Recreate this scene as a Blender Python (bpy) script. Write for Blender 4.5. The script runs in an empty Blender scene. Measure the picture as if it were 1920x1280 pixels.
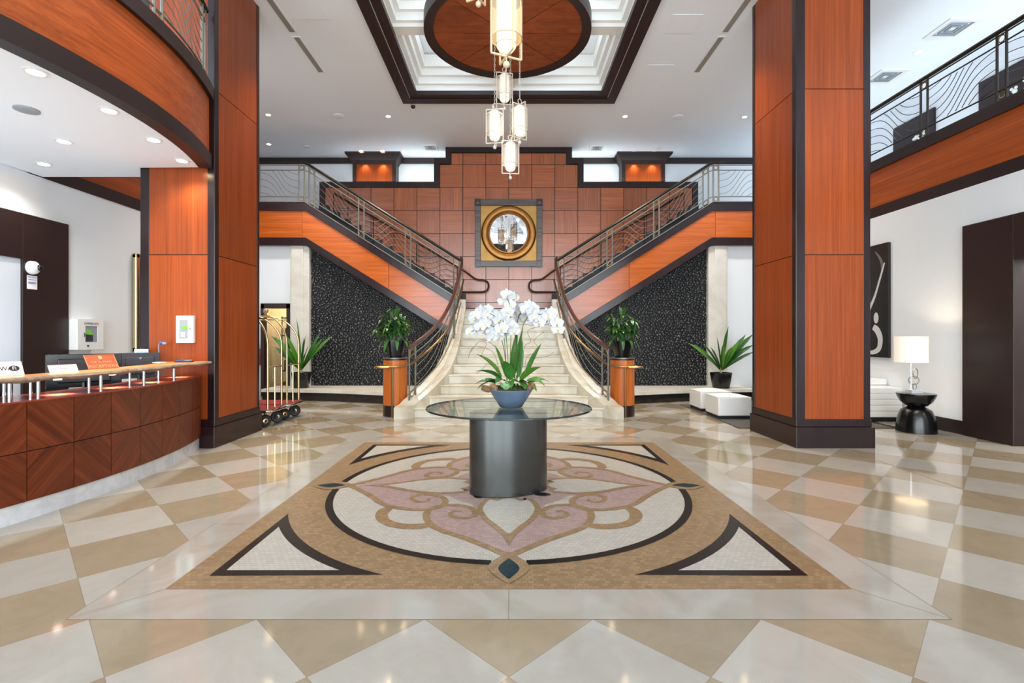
import bpy, bmesh, math, random
from mathutils import Vector, Matrix, Euler
random.seed(7)
R = math.radians
pi = math.pi
SC = bpy.context.scene
COL = SC.collection
# ------------------------------------------------------------------ camera, world, light, exposure
F = 930.0; VX = 954.0; VY = 630.0; H = 1.45      # focal length in px, vanishing point, eye height
cam_d = bpy.data.cameras.new('camera'); cam_d.sensor_width = 36.0; cam_d.lens = F/1920*36
cam_d.shift_x = (960-VX)/1920; cam_d.shift_y = (VY-640)/1920; cam_d.clip_start = 0.05
cam = bpy.data.objects.new('camera', cam_d); COL.objects.link(cam)
cam.location = (0, 0, H); cam.rotation_euler = (R(90), 0, 0); SC.camera = cam
SC.view_settings.view_transform = 'Standard'; SC.view_settings.look = 'None'
SC.view_settings.gamma = 1.0; SC.view_settings.use_curve_mapping = False
SC.view_settings.exposure = 0.42
SC.cycles.use_denoising = True; SC.cycles.max_bounces = 10; SC.cycles.diffuse_bounces = 6
SC.cycles.glossy_bounces = 5; SC.cycles.transmission_bounces = 8; SC.cycles.transparent_max_bounces = 12
SC.cycles.caustics_reflective = False; SC.cycles.caustics_refractive = False
SC.cycles.sample_clamp_indirect = 5.0
wd = bpy.data.worlds.new('daylight'); SC.world = wd; wd.use_nodes = True
wd.node_tree.nodes['Background'].inputs[0].default_value = (0.86, 0.93, 1.0, 1)
wd.node_tree.nodes['Background'].inputs[1].default_value = 1.2
def lamp(name, kind, loc, energy, color=(1, 1, 1), size=0.1, size_y=None, rot=(0, 0, 0), spot=None, blend=0.5):
    l = bpy.data.lights.new(name, kind); l.energy = energy; l.color = color
    if kind == 'AREA':
        l.size = size
        if size_y: l.shape = 'RECTANGLE'; l.size_y = size_y
    else: l.shadow_soft_size = size
    if kind == 'SPOT': l.spot_size = R(spot or 90); l.spot_blend = blend
    o = bpy.data.objects.new(name, l); COL.objects.link(o); o.location = loc; o.rotation_euler = rot
    return o
WARM = (1.0, 0.80, 0.58); NEUT = (1.0, 0.94, 0.86); COOL = (0.84, 0.94, 1.0)
# daylight through the glazed entrance front behind the camera
lamp('daylight_front', 'AREA', (0, -6.7, 3.1), 1350, COOL, 13.4, 5.6, (R(90), 0, 0))
# fill lights added behind gallery parapets; cove uplights on tiled wall and in coffer
lamp('gallery_fill', 'AREA', (7.6, 7.0, 4.75), 70, COOL, 0.8, 13.0, (R(180), 0, 0))
lamp('gallery_fill', 'AREA', (-7.0, 2.2, 4.75), 300, COOL, 0.8, 9.0, (R(180), 0, 0))
lamp('desk_fill', 'AREA', (-5.45, 4.3, 0.80), 36, COOL, 0.7, 3.4, (R(180), 0, 0))  # added fill behind the counter to brighten the soffit, no fixture there
lamp('rear_cove', 'AREA', (0, 13.75, 5.75), 34, COOL, 9.0, 0.4, (R(180), 0, 0))
lamp('coffer_cove', 'AREA', (0, 8.3, 6.72), 60, COOL, 2.4, 2.4, (R(180), 0, 0))
# hall ceiling spots: downlights plus added fill at places without a fitting
for x, y, e in ((-2.75, 10.7, 320), (2.7, 10.7, 320), (-4.6, 10.6, 330), (4.6, 10.6, 330), (-2.9, 5.2, 90), (2.9, 5.2, 90), (0.0, 10.75, 130), (6.0, 8.2, 80)):
    lamp('downlight_and_fill_spot', 'SPOT', (x, y, 6.44), e, NEUT, 0.12, spot=120, blend=0.9)

for x, y, e in ((-3.0, 7.6, 300), (3.0, 7.6, 300), (-2.9, 9.4, 190), (2.9, 9.4, 190), (5.1, 8.7, 80), (4.9, 5.2, 210), (-4.4, 9.4, 220), (-2.7, 4.6, 140), (2.9, 4.9, 120)):
    lamp('warm_fill_spot', 'SPOT', (x, y, 6.43), e, (1.0, .76, .48), 0.12, spot=84, blend=0.9)  # added spots that warm and brighten the far floor, no fittings modelled
# ------------------------------------------------------------------ materials
def C(r, g, b):
    f = lambda c: (c/255/12.92) if c/255 <= 0.04045 else ((c/255+0.055)/1.055)**2.4
    return (f(r), f(g), f(b), 1.0)
def nmat(name):
    m = bpy.data.materials.new(name); m.use_nodes = True
    nt = m.node_tree; return m, nt, nt.nodes['Principled BSDF'], nt.nodes, nt.links
def plain(name, col, rough=0.5, metal=0.0, var=0.06, scale=6.0, emit=None, estr=0.0, coat=0.0, bump=0.0):
    m, nt, b, N, L = nmat(name)
    tc = N.new('ShaderNodeTexCoord'); nz = N.new('ShaderNodeTexNoise'); nz.inputs['Scale'].default_value = scale
    nz.inputs['Detail'].default_value = 4
    L.new(tc.outputs['Object'], nz.inputs['Vector'])
    mx = N.new('ShaderNodeMix'); mx.data_type = 'RGBA'
    mx.inputs[6].default_value = tuple(c*(1-var) for c in col[:3])+(1,)
    mx.inputs[7].default_value = tuple(min(1, c*(1+var)) for c in col[:3])+(1,)
    L.new(nz.outputs['Fac'], mx.inputs[0]); L.new(mx.outputs[2], b.inputs['Base Color'])
    b.inputs['Roughness'].default_value = rough; b.inputs['Metallic'].default_value = metal
    b.inputs['Coat Weight'].default_value = coat; b.inputs['Coat Roughness'].default_value = 0.1
    if emit: b.inputs['Emission Color'].default_value = emit; b.inputs['Emission Strength'].default_value = estr
    if bump:
        bp = N.new('ShaderNodeBump'); bp.inputs['Strength'].default_value = bump; bp.inputs['Distance'].default_value = 0.01
        n2 = N.new('ShaderNodeTexNoise'); n2.inputs['Scale'].default_value = scale*12; L.new(tc.outputs['Object'], n2.inputs['Vector'])
        L.new(n2.outputs['Fac'], bp.inputs['Height']); L.new(bp.outputs['Normal'], b.inputs['Normal'])
    return m
def math_n(N, L, op, a, b=None):
    n = N.new('ShaderNodeMath'); n.operation = op
    for i, v in enumerate((a, b)):
        if v is None: continue
        if isinstance(v, (int, float)): n.inputs[i].default_value = v
        else: L.new(v, n.inputs[i])
    return n.outputs[0]
def wood(name, dark, mid, light, scale=(14, 14, 0.7), rot=(0, 0, 0), rough=0.34, coat=0.08, snap=None, vary=0.16):
    """veneer: stretched noise grain, a tone of its own per panel (object random or snapped tile)"""
    m, nt, b, N, L = nmat(name)
    tc = N.new('ShaderNodeTexCoord'); mp = N.new('ShaderNodeMapping'); mp.inputs['Scale'].default_value = scale
    if any(rot): mp.vector_type = 'TEXTURE'; mp.inputs['Scale'].default_value = tuple(1/q for q in scale)
    mp.inputs['Rotation'].default_value = rot
    if snap:
        sn = N.new('ShaderNodeVectorMath'); sn.operation = 'SNAP'; sn.inputs[1].default_value = (snap,)*3
        off = N.new('ShaderNodeVectorMath'); off.operation = 'ADD'; off.inputs[1].default_value = (0.0, 0.0, -0.505)
        L.new(tc.outputs['Object'], off.inputs[0]); L.new(off.outputs[0], sn.inputs[0])
        wn = N.new('ShaderNodeTexWhiteNoise'); L.new(sn.outputs[0], wn.inputs['Vector']); rnd = wn.outputs['Value']
    else:
        oi = N.new('ShaderNodeObjectInfo'); rnd = oi.outputs['Random']
    ad = N.new('ShaderNodeVectorMath'); ad.operation = 'ADD'
    L.new(tc.outputs['Object'], mp.inputs['Vector']); L.new(mp.outputs[0], ad.inputs[0])
    sh = math_n(N, L, 'MULTIPLY', rnd, 37.0); cb = N.new('ShaderNodeCombineXYZ')
    for i in range(3): L.new(sh, cb.inputs[i])
    L.new(cb.outputs[0], ad.inputs[1])
    nz = N.new('ShaderNodeTexNoise'); nz.inputs['Scale'].default_value = 1.0; nz.inputs['Detail'].default_value = 8
    nz.inputs['Roughness'].default_value = 0.65; nz.inputs['Distortion'].default_value = 0.4
    L.new(ad.outputs[0], nz.inputs['Vector'])
    cr = N.new('ShaderNodeValToRGB'); e = cr.color_ramp.elements
    e[0].position = 0.3; e[0].color = dark; e[1].position = 0.72; e[1].color = light
    k = e.new(0.5); k.color = mid
    L.new(nz.outputs['Fac'], cr.inputs[0])
    hs = N.new('ShaderNodeHueSaturation'); L.new(cr.outputs[0], hs.inputs['Color'])
    v = math_n(N, L, 'MULTIPLY_ADD', rnd, vary*2); N_ = v.node; N_.inputs[2].default_value = 1-vary
    n2 = N.new('ShaderNodeTexNoise'); n2.inputs['Scale'].default_value = 0.16; n2.inputs['Detail'].default_value = 3; n2.inputs['Distortion'].default_value = 1.5
    L.new(ad.outputs[0], n2.inputs['Vector'])
    bro = math_n(N, L, 'MULTIPLY_ADD', n2.outputs['Fac'], 0.56); bro.node.inputs[2].default_value = 0.72
    L.new(math_n(N, L, 'MULTIPLY', v, bro), hs.inputs['Value']); L.new(hs.outputs[0], b.inputs['Base Color'])
    b.inputs['Roughness'].default_value = rough; b.inputs['Coat Weight'].default_value = coat; b.inputs['Coat Roughness'].default_value = 0.18
    b.inputs['Specular IOR Level'].default_value = 0.7 if snap else 0.35
    return m
def marble(name, base, vein, rough=0.12, scale=1.2, amt=0.5, coat=0.0):
    m, nt, b, N, L = nmat(name)
    tc = N.new('ShaderNodeTexCoord')
    nz = N.new('ShaderNodeTexNoise'); nz.inputs['Scale'].default_value = scale; nz.inputs['Detail'].default_value = 9
    nz.inputs['Distortion'].default_value = 1.6; L.new(tc.outputs['Object'], nz.inputs['Vector'])
    cr = N.new('ShaderNodeValToRGB'); e = cr.color_ramp.elements
    e[0].position = 0.36; e[0].color = tuple(base[i]*(1-amt)+vein[i]*amt for i in range(3))+(1,)
    e[1].position = 0.60; e[1].color = base
    L.new(nz.outputs['Fac'], cr.inputs[0]); L.new(cr.outputs[0], b.inputs['Base Color'])
    b.inputs['Roughness'].default_value = rough; b.inputs['Coat Weight'].default_value = coat
    return m
def floor_marble(name, light, tan):
    """checker of 0.61 m slabs laid diagonally, thin joints, soft veining"""
    m, nt, b, N, L = nmat(name)
    tc = N.new('ShaderNodeTexCoord'); sp = N.new('ShaderNodeSeparateXYZ'); L.new(tc.outputs['Object'], sp.inputs[0])
    yy = math_n(N, L, 'SUBTRACT', sp.outputs[1], 2.54)
    a = math_n(N, L, 'ADD', math_n(N, L, 'DIVIDE', math_n(N, L, 'ADD', sp.outputs[0], yy), 0.86), 100.5)
    c = math_n(N, L, 'ADD', math_n(N, L, 'DIVIDE', math_n(N, L, 'SUBTRACT', sp.outputs[0], yy), 0.86), 100.5)
    fa = math_n(N, L, 'FLOOR', a); fc = math_n(N, L, 'FLOOR', c)
    par = math_n(N, L, 'MODULO', math_n(N, L, 'ADD', fa, fc), 2.0)
    cell = N.new('ShaderNodeCombineXYZ'); L.new(fa, cell.inputs[0]); L.new(fc, cell.inputs[1])
    wn = N.new('ShaderNodeTexWhiteNoise'); L.new(cell.outputs[0], wn.inputs['Vector'])
    sc = N.new('ShaderNodeVectorMath'); sc.operation = 'SCALE'; sc.inputs['Scale'].default_value = 9.0; L.new(wn.outputs['Color'], sc.inputs[0])
    ad = N.new('ShaderNodeVectorMath'); ad.operation = 'ADD'; L.new(tc.outputs['Object'], ad.inputs[0]); L.new(sc.outputs[0], ad.inputs[1])
    nz = N.new('ShaderNodeTexNoise'); nz.inputs['Scale'].default_value = 3.4; nz.inputs['Detail'].default_value = 10
    nz.inputs['Roughness'].default_value = 0.68; nz.inputs['Distortion'].default_value = 1.2; L.new(ad.outputs[0], nz.inputs['Vector'])
    def ramp(c0, c1):
        cr = N.new('ShaderNodeValToRGB'); e = cr.color_ramp.elements
        e[0].position = 0.36; e[0].color = c0; e[1].position = 0.58; e[1].color = c1; L.new(nz.outputs['Fac'], cr.inputs[0]); return cr.outputs[0]
    dk = lambda q, k: tuple(x*k for x in q[:3])+(1,)
    mx = N.new('ShaderNodeMix'); mx.data_type = 'RGBA'
    L.new(par, mx.inputs[0]); L.new(ramp(dk(tan, .90), tan), mx.inputs[6]); L.new(ramp(dk(light, .93), light), mx.inputs[7])
    hs = N.new('ShaderNodeHueSaturation'); L.new(mx.outputs[2], hs.inputs['Color'])
    v = math_n(N, L, 'MULTIPLY_ADD', wn.outputs['Value'], 0.14); v.node.inputs[2].default_value = 0.93; L.new(v, hs.inputs['Value'])
    da = math_n(N, L, 'ABSOLUTE', math_n(N, L, 'SUBTRACT', math_n(N, L, 'FRACT', a), 0.5))
    dc = math_n(N, L, 'ABSOLUTE', math_n(N, L, 'SUBTRACT', math_n(N, L, 'FRACT', c), 0.5))
    j = math_n(N, L, 'GREATER_THAN', math_n(N, L, 'MAXIMUM', da, dc), 0.4965)
    jm = N.new('ShaderNodeMix'); jm.data_type = 'RGBA'; L.new(math_n(N, L, 'MULTIPLY', j, 0.55), jm.inputs[0]); L.new(hs.outputs[0], jm.inputs[6])
    jm.inputs[7].default_value = C(120, 105, 85); L.new(jm.outputs[2], b.inputs['Base Color'])
    b.inputs['Roughness'].default_value = 0.075; b.inputs['Specular IOR Level'].default_value = 0.55
    return m
def tesserae(name, col, var=0.22, size=0.03, rough=0.34, grout=0.72):
    m, nt, b, N, L = nmat(name)
    tc = N.new('ShaderNodeTexCoord'); br = N.new('ShaderNodeTexBrick'); br.inputs['Scale'].default_value = 1.0
    br.inputs['Brick Width'].default_value = size*1.25; br.inputs['Row Height'].default_value = size; br.inputs['Mortar Size'].default_value = 0.0022
    br.inputs['Mortar Smooth'].default_value = 0.3; br.inputs['Bias'].default_value = 0.0
    br.inputs['Color1'].default_value = tuple(c*(1-var) for c in col[:3])+(1,)
    br.inputs['Color2'].default_value = tuple(min(1, c*(1+var*.6)) for c in col[:3])+(1,)
    br.inputs['Mortar'].default_value = tuple(c*grout for c in col[:3])+(1,)
    L.new(tc.outputs['UV'], br.inputs['Vector']); L.new(br.outputs['Color'], b.inputs['Base Color'])
    b.inputs['Roughness'].default_value = rough; b.inputs['Specular IOR Level'].default_value = 0.3
    return m
def clear_glass(name, tint, refl=1.0, rough=0.0):
    m, nt, b, N, L = nmat(name); N.remove(b)
    out = N['Material Output']; t = N.new('ShaderNodeBsdfTransparent'); t.inputs[0].default_value = tint
    g = N.new('ShaderNodeBsdfGlossy'); g.inputs['Roughness'].default_value = rough
    ge = N.new('ShaderNodeNewGeometry'); dt = N.new('ShaderNodeVectorMath'); dt.operation = 'DOT_PRODUCT'
    L.new(ge.outputs['Incoming'], dt.inputs[0]); L.new(ge.outputs['Normal'], dt.inputs[1])
    fz = math_n(N, L, 'POWER', math_n(N, L, 'SUBTRACT', 1.0, math_n(N, L, 'ABSOLUTE', dt.outputs['Value'])), 5.0)
    fr = math_n(N, L, 'MULTIPLY_ADD', fz, 0.95*refl); fr.node.inputs[2].default_value = 0.045*refl
    mx = N.new('ShaderNodeMixShader'); L.new(fr, mx.inputs[0])
    L.new(t.outputs[0], mx.inputs[1]); L.new(g.outputs[0], mx.inputs[2]); L.new(mx.outputs[0], out.inputs[0])
    return m
def veil(name, col, opac, emit, estr):
    """thin woven shade: part see-through, part glowing cloth"""
    m, nt, b, N, L = nmat(name); out = N['Material Output']
    b.inputs['Base Color'].default_value = col; b.inputs['Roughness'].default_value = 0.7
    b.inputs['Emission Color'].default_value = emit; b.inputs['Emission Strength'].default_value = estr
    t = N.new('ShaderNodeBsdfTransparent'); mx = N.new('ShaderNodeMixShader'); mx.inputs[0].default_value = opac
    L.new(t.outputs[0], mx.inputs[1]); L.new(b.outputs[0], mx.inputs[2]); L.new(mx.outputs[0], out.inputs[0])
    return m
ORD, ORM, ORL = C(122, 50, 14), C(140, 62, 20), C(158, 76, 28)
M = {}
M['wood'] = wood('cherry_veneer_upright', ORD, ORM, ORL, (38, 38, 0.7))
M['wood_h'] = wood('cherry_veneer_level', C(154, 70, 18), C(180, 88, 26), C(200, 106, 40), (0.8, 34, 34), rough=.24, coat=.5)
M['wood_y'] = wood('cherry_veneer_long', C(138, 60, 18), C(164, 76, 26), C(188, 94, 38), (34, 0.6, 34), rough=.42, coat=.08)
M['tile_v'] = wood('cherry_tile_upright', C(140, 72, 40), C(164, 90, 52), C(184, 108, 66), (40, 20, 1.0), snap=0.615, vary=0.14, rough=.26, coat=.3)
M['tile_h'] = wood('cherry_tile_level', C(140, 72, 40), C(164, 90, 52), C(184, 108, 66), (1.0, 20, 40), snap=0.615, vary=0.14, rough=.26, coat=.3)
M['chev_a'] = wood('mahogany_chevron_a', C(76, 29, 11), C(100, 42, 17), C(126, 58, 26), (8, 1.0, 26), (R(45), 0, 0), rough=0.34, vary=0.05)
M['chev_b'] = wood('mahogany_chevron_b', C(76, 29, 11), C(100, 42, 17), C(126, 58, 26), (8, 1.0, 26), (R(-45), 0, 0), rough=0.34, vary=0.05)
M['ledge'] = wood('red_mahogany_ledge', C(120, 50, 35), C(150, 68, 50), C(170, 84, 62), (8, 1.0, 8), rough=0.18)
M['slab'] = wood('live_edge_slab', C(190, 116, 58), C(222, 152, 86), C(240, 182, 118), (9, 1.2, 9), rough=0.25)
M['bark'] = plain('live_edge_rim', C(150, 128, 106), 0.65, var=0.6, scale=22, bump=0.8)
M['dark'] = wood('espresso_wood', C(24, 11, 12), C(34, 16, 18), C(44, 23, 25), (10, 10, 1.0), rough=0.3, coat=0.3, vary=0.1)
M['darkm'] = plain('espresso_paint', C(36, 20, 19), 0.45, var=0.15, scale=10)
M['disc'] = wood('walnut_ceiling_disc', C(112, 52, 24), C(138, 68, 34), C(160, 84, 44), (3.0, 9, 9), rough=0.4, vary=0.08)
M['white'] = plain('white_wall_paint', C(231, 235, 239), 0.6, var=0.015)
M['ceil'] = plain('white_ceiling_paint', C(239, 244, 250), 0.7, var=0.012)
M['trimw'] = plain('white_moulding_paint', C(240, 240, 238), 0.5, var=0.01)
M['stone'] = marble('cream_limestone', C(220, 217, 208), C(190, 182, 164), 0.3, 1.6, 0.5)
M['stair'] = marble('cream_stair_marble', C(206, 200, 184), C(176, 162, 134), 0.25, 2.2, 0.6)
M['kick'] = marble('grey_white_marble', C(214, 214, 216), C(176, 178, 184), 0.2, 5.0, 0.5)
M['floor'] = floor_marble('marble_checker', C(166, 161, 152), C(147, 133, 111))
M['border'] = marble('cream_border_marble', C(163, 159, 151), C(142, 132, 117), 0.08, 1.5, 0.5)
M['joint'] = plain('dark_joint', C(110, 98, 82), 0.4)
M['t_tan'] = tesserae('mosaic_tan', C(138, 114, 85)); M['t_cream'] = tesserae('mosaic_cream', C(170, 166, 158), 0.1)
M['t_pink'] = tesserae('mosaic_rose', C(156, 134, 130), 0.16); M['t_black'] = tesserae('mosaic_black', C(11, 10, 10), 0.5, grout=2.2)
M['t_blue'] = tesserae('mosaic_blue_black', C(18, 36, 44), 0.6, 0.026, grout=2.0)
M['pebble'] = plain('black_pebble', C(34, 37, 41), 0.14, var=0.6, scale=22, coat=1.0); M['pebble_bed'] = plain('black_mortar', C(10, 10, 11), 0.6)
M['black'] = plain('black_gloss', C(14, 14, 15), 0.22, var=0.2); M['blackm'] = plain('black_matt', C(20, 20, 22), 0.5, var=0.2)
M['basin'] = marble('black_basin_stone', C(26, 22, 20), C(60, 52, 44), 0.12, 4.0, 0.4)
M['bronze'] = plain('bronze_rail', C(130, 130, 121), 0.42, 0.6, var=0.15, scale=12); M['bronze_d'] = plain('dark_bronze_rail', C(52, 46, 40), 0.4, 0.6, var=0.2)
M['rail_wood'] = plain('red_brown_handrail', C(84, 44, 32), 0.28, var=0.2, coat=0.3)
M['brass'] = plain('polished_brass', C(222, 198, 146), 0.2, 1.0, var=0.08); M['brass_d'] = plain('aged_brass', C(150, 122, 84), 0.3, 0.9, var=0.15)
M['chrome'] = plain('chrome', C(214, 214, 218), 0.12, 1.0, var=0.04); M['steel'] = plain('brushed_pewter', C(92, 94, 93), 0.22, 0.95, var=0.12, scale=3)
M['gold_leaf'] = plain('gold_leaf', C(186, 140, 68), 0.45, 0.25, var=0.45, scale=5); M['gold_ring'] = plain('antique_gold', C(150, 102, 48), 0.35, 0.7, var=0.4, scale=8)
M['pewter_wood'] = wood('grey_frame_wood', C(70, 62, 62), C(96, 88, 86), C(118, 110, 106), (1, 10, 20), rough=0.3)
M['mirror'] = plain('mirror_silver', C(250, 250, 250), 0.01, 1.0, var=0.0)
M['wood_lit'] = wood('cherry_warm_lit', C(160, 78, 26), C(188, 98, 36), C(206, 118, 48), (34, 34, 0.7), vary=0.04)  # brighter cherry: warm light on the pedestals is put into the colour
M['glass'] = clear_glass('table_glass', (0.86, 0.92, 0.90, 1), 1.0); M['glass_edge'] = plain('glass_edge_green', C(24, 40, 38), 0.1, coat=0.5)
M['cream_metal'] = plain('champagne_metal', C(224, 204, 168), 0.4, 0.3, var=0.06)
M['pale_metal'] = plain('pale_painted_metal', C(226, 220, 208), 0.4, 0.2, var=0.04)
M['veil'] = veil('lantern_mesh', C(226, 206, 170), 0.5, (1.0, 0.74, 0.42, 1), 0.15)
M['veil2'] = veil('lantern_mesh_cool', C(222, 214, 202), 0.5, (1.0, 0.9, 0.76, 1), 0.05)
M['glow'] = plain('lantern_core_warm', C(255, 240, 210), 0.5, emit=(1.0, 0.80, 0.52, 1), estr=0.80, var=0)
M['glow2'] = plain('lantern_core', C(255, 246, 230), 0.5, emit=(1.0, 0.92, 0.80, 1), estr=0.52, var=0)
M['bulb'] = plain('lit_downlight', C(255, 246, 230), 0.5, emit=(1.0, 0.93, 0.82, 1), estr=5.0, var=0)
M['shade'] = plain('lamp_shade_linen', C(246, 240, 228), 0.8, emit=(1.0, 0.88, 0.70, 1), estr=0.28, var=0.02)
M['leather'] = plain('white_leather', C(232, 232, 230), 0.42, var=0.02, bump=0.05); M['fabric'] = plain('white_fabric', C(232, 230, 228), 0.8, var=0.02)
M['rug'] = plain('charcoal_rug', C(74, 72, 70), 0.9, var=0.55, scale=60)
M['leaf'] = plain('glossy_leaf', C(58, 108, 42), 0.34, var=0.45, scale=7, coat=0.2); M['leaf2'] = plain('dark_leaf', C(46, 92, 38), 0.34, var=0.45, scale=9, coat=0.2)
M['leaf3'] = plain('fresh_leaf', C(82, 134, 46), 0.36, var=0.4, scale=6, coat=0.1); M['pale_leaf'] = plain('pale_succulent', C(160, 206, 146), 0.45, var=0.15)
M['petal'] = plain('white_petal', C(206, 207, 212), 0.5, var=0.02, emit=None); M['lip'] = plain('yellow_lip', C(226, 214, 150), 0.5)
M['twig'] = plain('brown_twig', C(120, 92, 62), 0.7, var=0.3); M['stake'] = plain('cane_stake', C(196, 170, 120), 0.6); M['cone'] = plain('pine_cone_brown', C(146, 106, 76), 0.7, var=0.4, scale=40)
M['bowl'] = plain('blue_grey_glaze', C(98, 116, 138), 0.22, var=0.25, scale=9, coat=0.4)
M['soil'] = plain('moss_soil', C(70, 66, 40), 0.9, var=0.4, scale=40)
M['carpet'] = plain('red_carpet', C(134, 36, 40), 0.95, var=0.2, scale=60); M['rubber'] = plain('tyre_rubber', C(24, 26, 30), 0.55)
M['sign'] = plain('copper_plate', C(186, 92, 58), 0.4, 0.25, var=0.1); M['sign_t'] = plain('gold_lettering', C(226, 170, 124), 0.4, 0.2)
M['paper'] = plain('white_card', C(244, 240, 244), 0.6, var=0.01); M['ink'] = plain('dark_ink', C(30, 30, 36), 0.6); M['blue'] = plain('blue_print', C(50, 100, 170), 0.6)
M['red'] = plain('red_print', C(190, 60, 50), 0.6); M['green'] = plain('lime_green', C(130, 200, 84), 0.4); M['lcd'] = plain('green_lcd', C(110, 190, 60), 0.3, emit=C(120, 200, 60), estr=0.25)
M['plastic'] = plain('white_plastic', C(236, 236, 234), 0.35, var=0.01); M['grey'] = plain('grey_plastic', C(150, 156, 162), 0.4); M['charc'] = plain('charcoal_plastic', C(58, 60, 66), 0.4)
M['screen'] = plain('lit_tablet_screen', C(150, 190, 240), 0.2, emit=C(150, 190, 240), estr=0.5); M['card'] = plain('cardboard', C(150, 120, 84), 0.8)
M['cream'] = plain('cream_closet_paint', C(232, 220, 190), 0.7); M['dcarpet'] = plain('charcoal_stair_carpet', C(62, 62, 66), 0.8, var=0.2, scale=30)
M['slot'] = plain('grey_slot_grille', C(140, 138, 134), 0.6); M['art_k'] = plain('art_charcoal', C(34, 31, 31), 0.3, var=0.35, scale=2); M['art_g'] = plain('art_grey', C(110, 108, 108), 0.3, var=0.3, scale=6)
M['art_w'] = plain('art_white', C(208, 206, 204), 0.3, var=0.1); M['frost'] = plain('pale_panel', C(206, 212, 222), 0.5, var=0.05, scale=2)

# ------------------------------------------------------------------ mesh helpers
class MB:
    def __init__(s): s.v = []; s.f = []; s.m = []; s.uvf = None
    def add(s, vs, fs, mi=0):
        n = len(s.v); s.v += [tuple(v) for v in vs]
        for f in fs: s.f.append(tuple(i+n for i in f)); s.m.append(mi)
        return s
    def box(s, x0, x1, y0, y1, z0, z1, mi=0):
        return s.hexa([(x0, y0, z0), (x1, y0, z0), (x1, y1, z0), (x0, y1, z0), (x0, y0, z1), (x1, y0, z1), (x1, y1, z1), (x0, y1, z1)], mi)
    def hexa(s, p, mi=0):
        return s.add(p, [(0, 3, 2, 1), (4, 5, 6, 7), (0, 1, 5, 4), (1, 2, 6, 5), (2, 3, 7, 6), (3, 0, 4, 7)], mi)
    def bar(s, a, b, w, h, mi=0, up=(0, 0, 1)):
        a = Vector(a); b = Vector(b); d = (b-a).normalized(); u = Vector(up)
        if abs(d.dot(u)) > 0.99: u = Vector((1, 0, 0))
        sx = d.cross(u).normalized()*w/2; uy = sx.cross(d).normalized()*h/2
        return s.hexa([a-sx-uy, a+sx-uy, b+sx-uy, b-sx-uy, a-sx+uy, a+sx+uy, b+sx+uy, b-sx+uy], mi)
    def quad(s, pts, mi=0): return s.add(pts, [tuple(range(len(pts)))], mi)
    def prism(s, poly, axis, a, b, mi=0):
        mk = {'y': lambda p, t: (p[0], t, p[1]), 'z': lambda p, t: (p[0], p[1], t), 'x': lambda p, t: (t, p[0], p[1])}[axis]
        n = len(poly)
        return s.add([mk(p, a) for p in poly]+[mk(p, b) for p in poly],
                     [tuple(range(n)), tuple(range(2*n-1, n-1, -1))]+[(i, (i+1) % n, n+(i+1) % n, n+i) for i in range(n)], mi)
    def tube(s, pts, r, n=8, closed=False, mi=0, sx=1.0, caps=True):
        P = [Vector(p) for p in pts]; k = len(P)
        if k < 2: return s
        rs = r if isinstance(r, (list, tuple)) else [r]*k
        T = []
        for i in range(k):
            a = P[(i-1) % k] if (closed or i) else P[0]; b = P[(i+1) % k] if (closed or i < k-1) else P[-1]
            t = b-a; T.append(t.normalized() if t.length > 1e-9 else Vector((0, 0, 1)))
        up = Vector((0, 0, 1)) if abs(T[0].z) < 0.9 else Vector((0, 1, 0))
        nrm = (up-T[0]*up.dot(T[0])).normalized(); vs = []
        for i in range(k):
            nrm = nrm-T[i]*nrm.dot(T[i]); nrm = nrm.normalized() if nrm.length > 1e-6 else Vector((1, 0, 0))
            bn = T[i].cross(nrm)
            for j in range(n):
                q = 2*pi*j/n; vs.append(P[i]+(nrm*math.cos(q)+bn*math.sin(q)*sx)*rs[i])
        fs = []
        for i in range(k if closed else k-1):
            for j in range(n):
                a = i*n+j; b = i*n+(j+1) % n; c = ((i+1) % k)*n+(j+1) % n; d = ((i+1) % k)*n+j; fs.append((a, b, c, d))
        if not closed and caps: fs += [tuple(range(n-1, -1, -1)), tuple(range((k-1)*n, k*n))]
        return s.add(vs, fs, mi)
    def lathe(s, prof, c=(0, 0, 0), n=24, mi=0, sx=1.0, sy=1.0, rot=0.0, sq=0.0, caps=True):
        vs = []; k = len(prof)
        for r, z in prof:
            for j in range(n):
                q = 2*pi*j/n; x = math.cos(q); y = math.sin(q)
                if sq:
                    e = 1-sq*0.75; x = math.copysign(abs(x)**e, x); y = math.copysign(abs(y)**e, y)
                x *= r*sx; y *= r*sy
                vs.append((c[0]+x*math.cos(rot)-y*math.sin(rot), c[1]+x*math.sin(rot)+y*math.cos(rot), c[2]+z))
        fs = [(i*n+j, i*n+(j+1) % n, (i+1)*n+(j+1) % n, (i+1)*n+j) for i in range(k-1) for j in range(n)]
        if caps and prof[0][0] > 1e-6: fs.append(tuple(range(n-1, -1, -1)))
        if caps and prof[-1][0] > 1e-6: fs.append(tuple(range((k-1)*n, k*n)))
        return s.add(vs, fs, mi)
    def ball(s, c, r, n=12, mi=0, sz=1.0):
        k = max(4, n//2)
        return s.lathe([(max(1e-5, r*math.sin(pi*i/k)), -r*sz*math.cos(pi*i/k)) for i in range(k+1)], c, n, mi)
    def loft(s, rings, mi=0, closed=True, caps=True):
        n = len(rings[0]); vs = [p for r in rings for p in r]; fs = []
        for i in range(len(rings)-1):
            for j in range(n if closed else n-1):
                fs.append((i*n+j, i*n+(j+1) % n, (i+1)*n+(j+1) % n, (i+1)*n+j))
        if caps and closed: fs += [tuple(range(n-1, -1, -1)), tuple(range((len(rings)-1)*n, len(rings)*n))]
        return s.add(vs, fs, mi)
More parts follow.
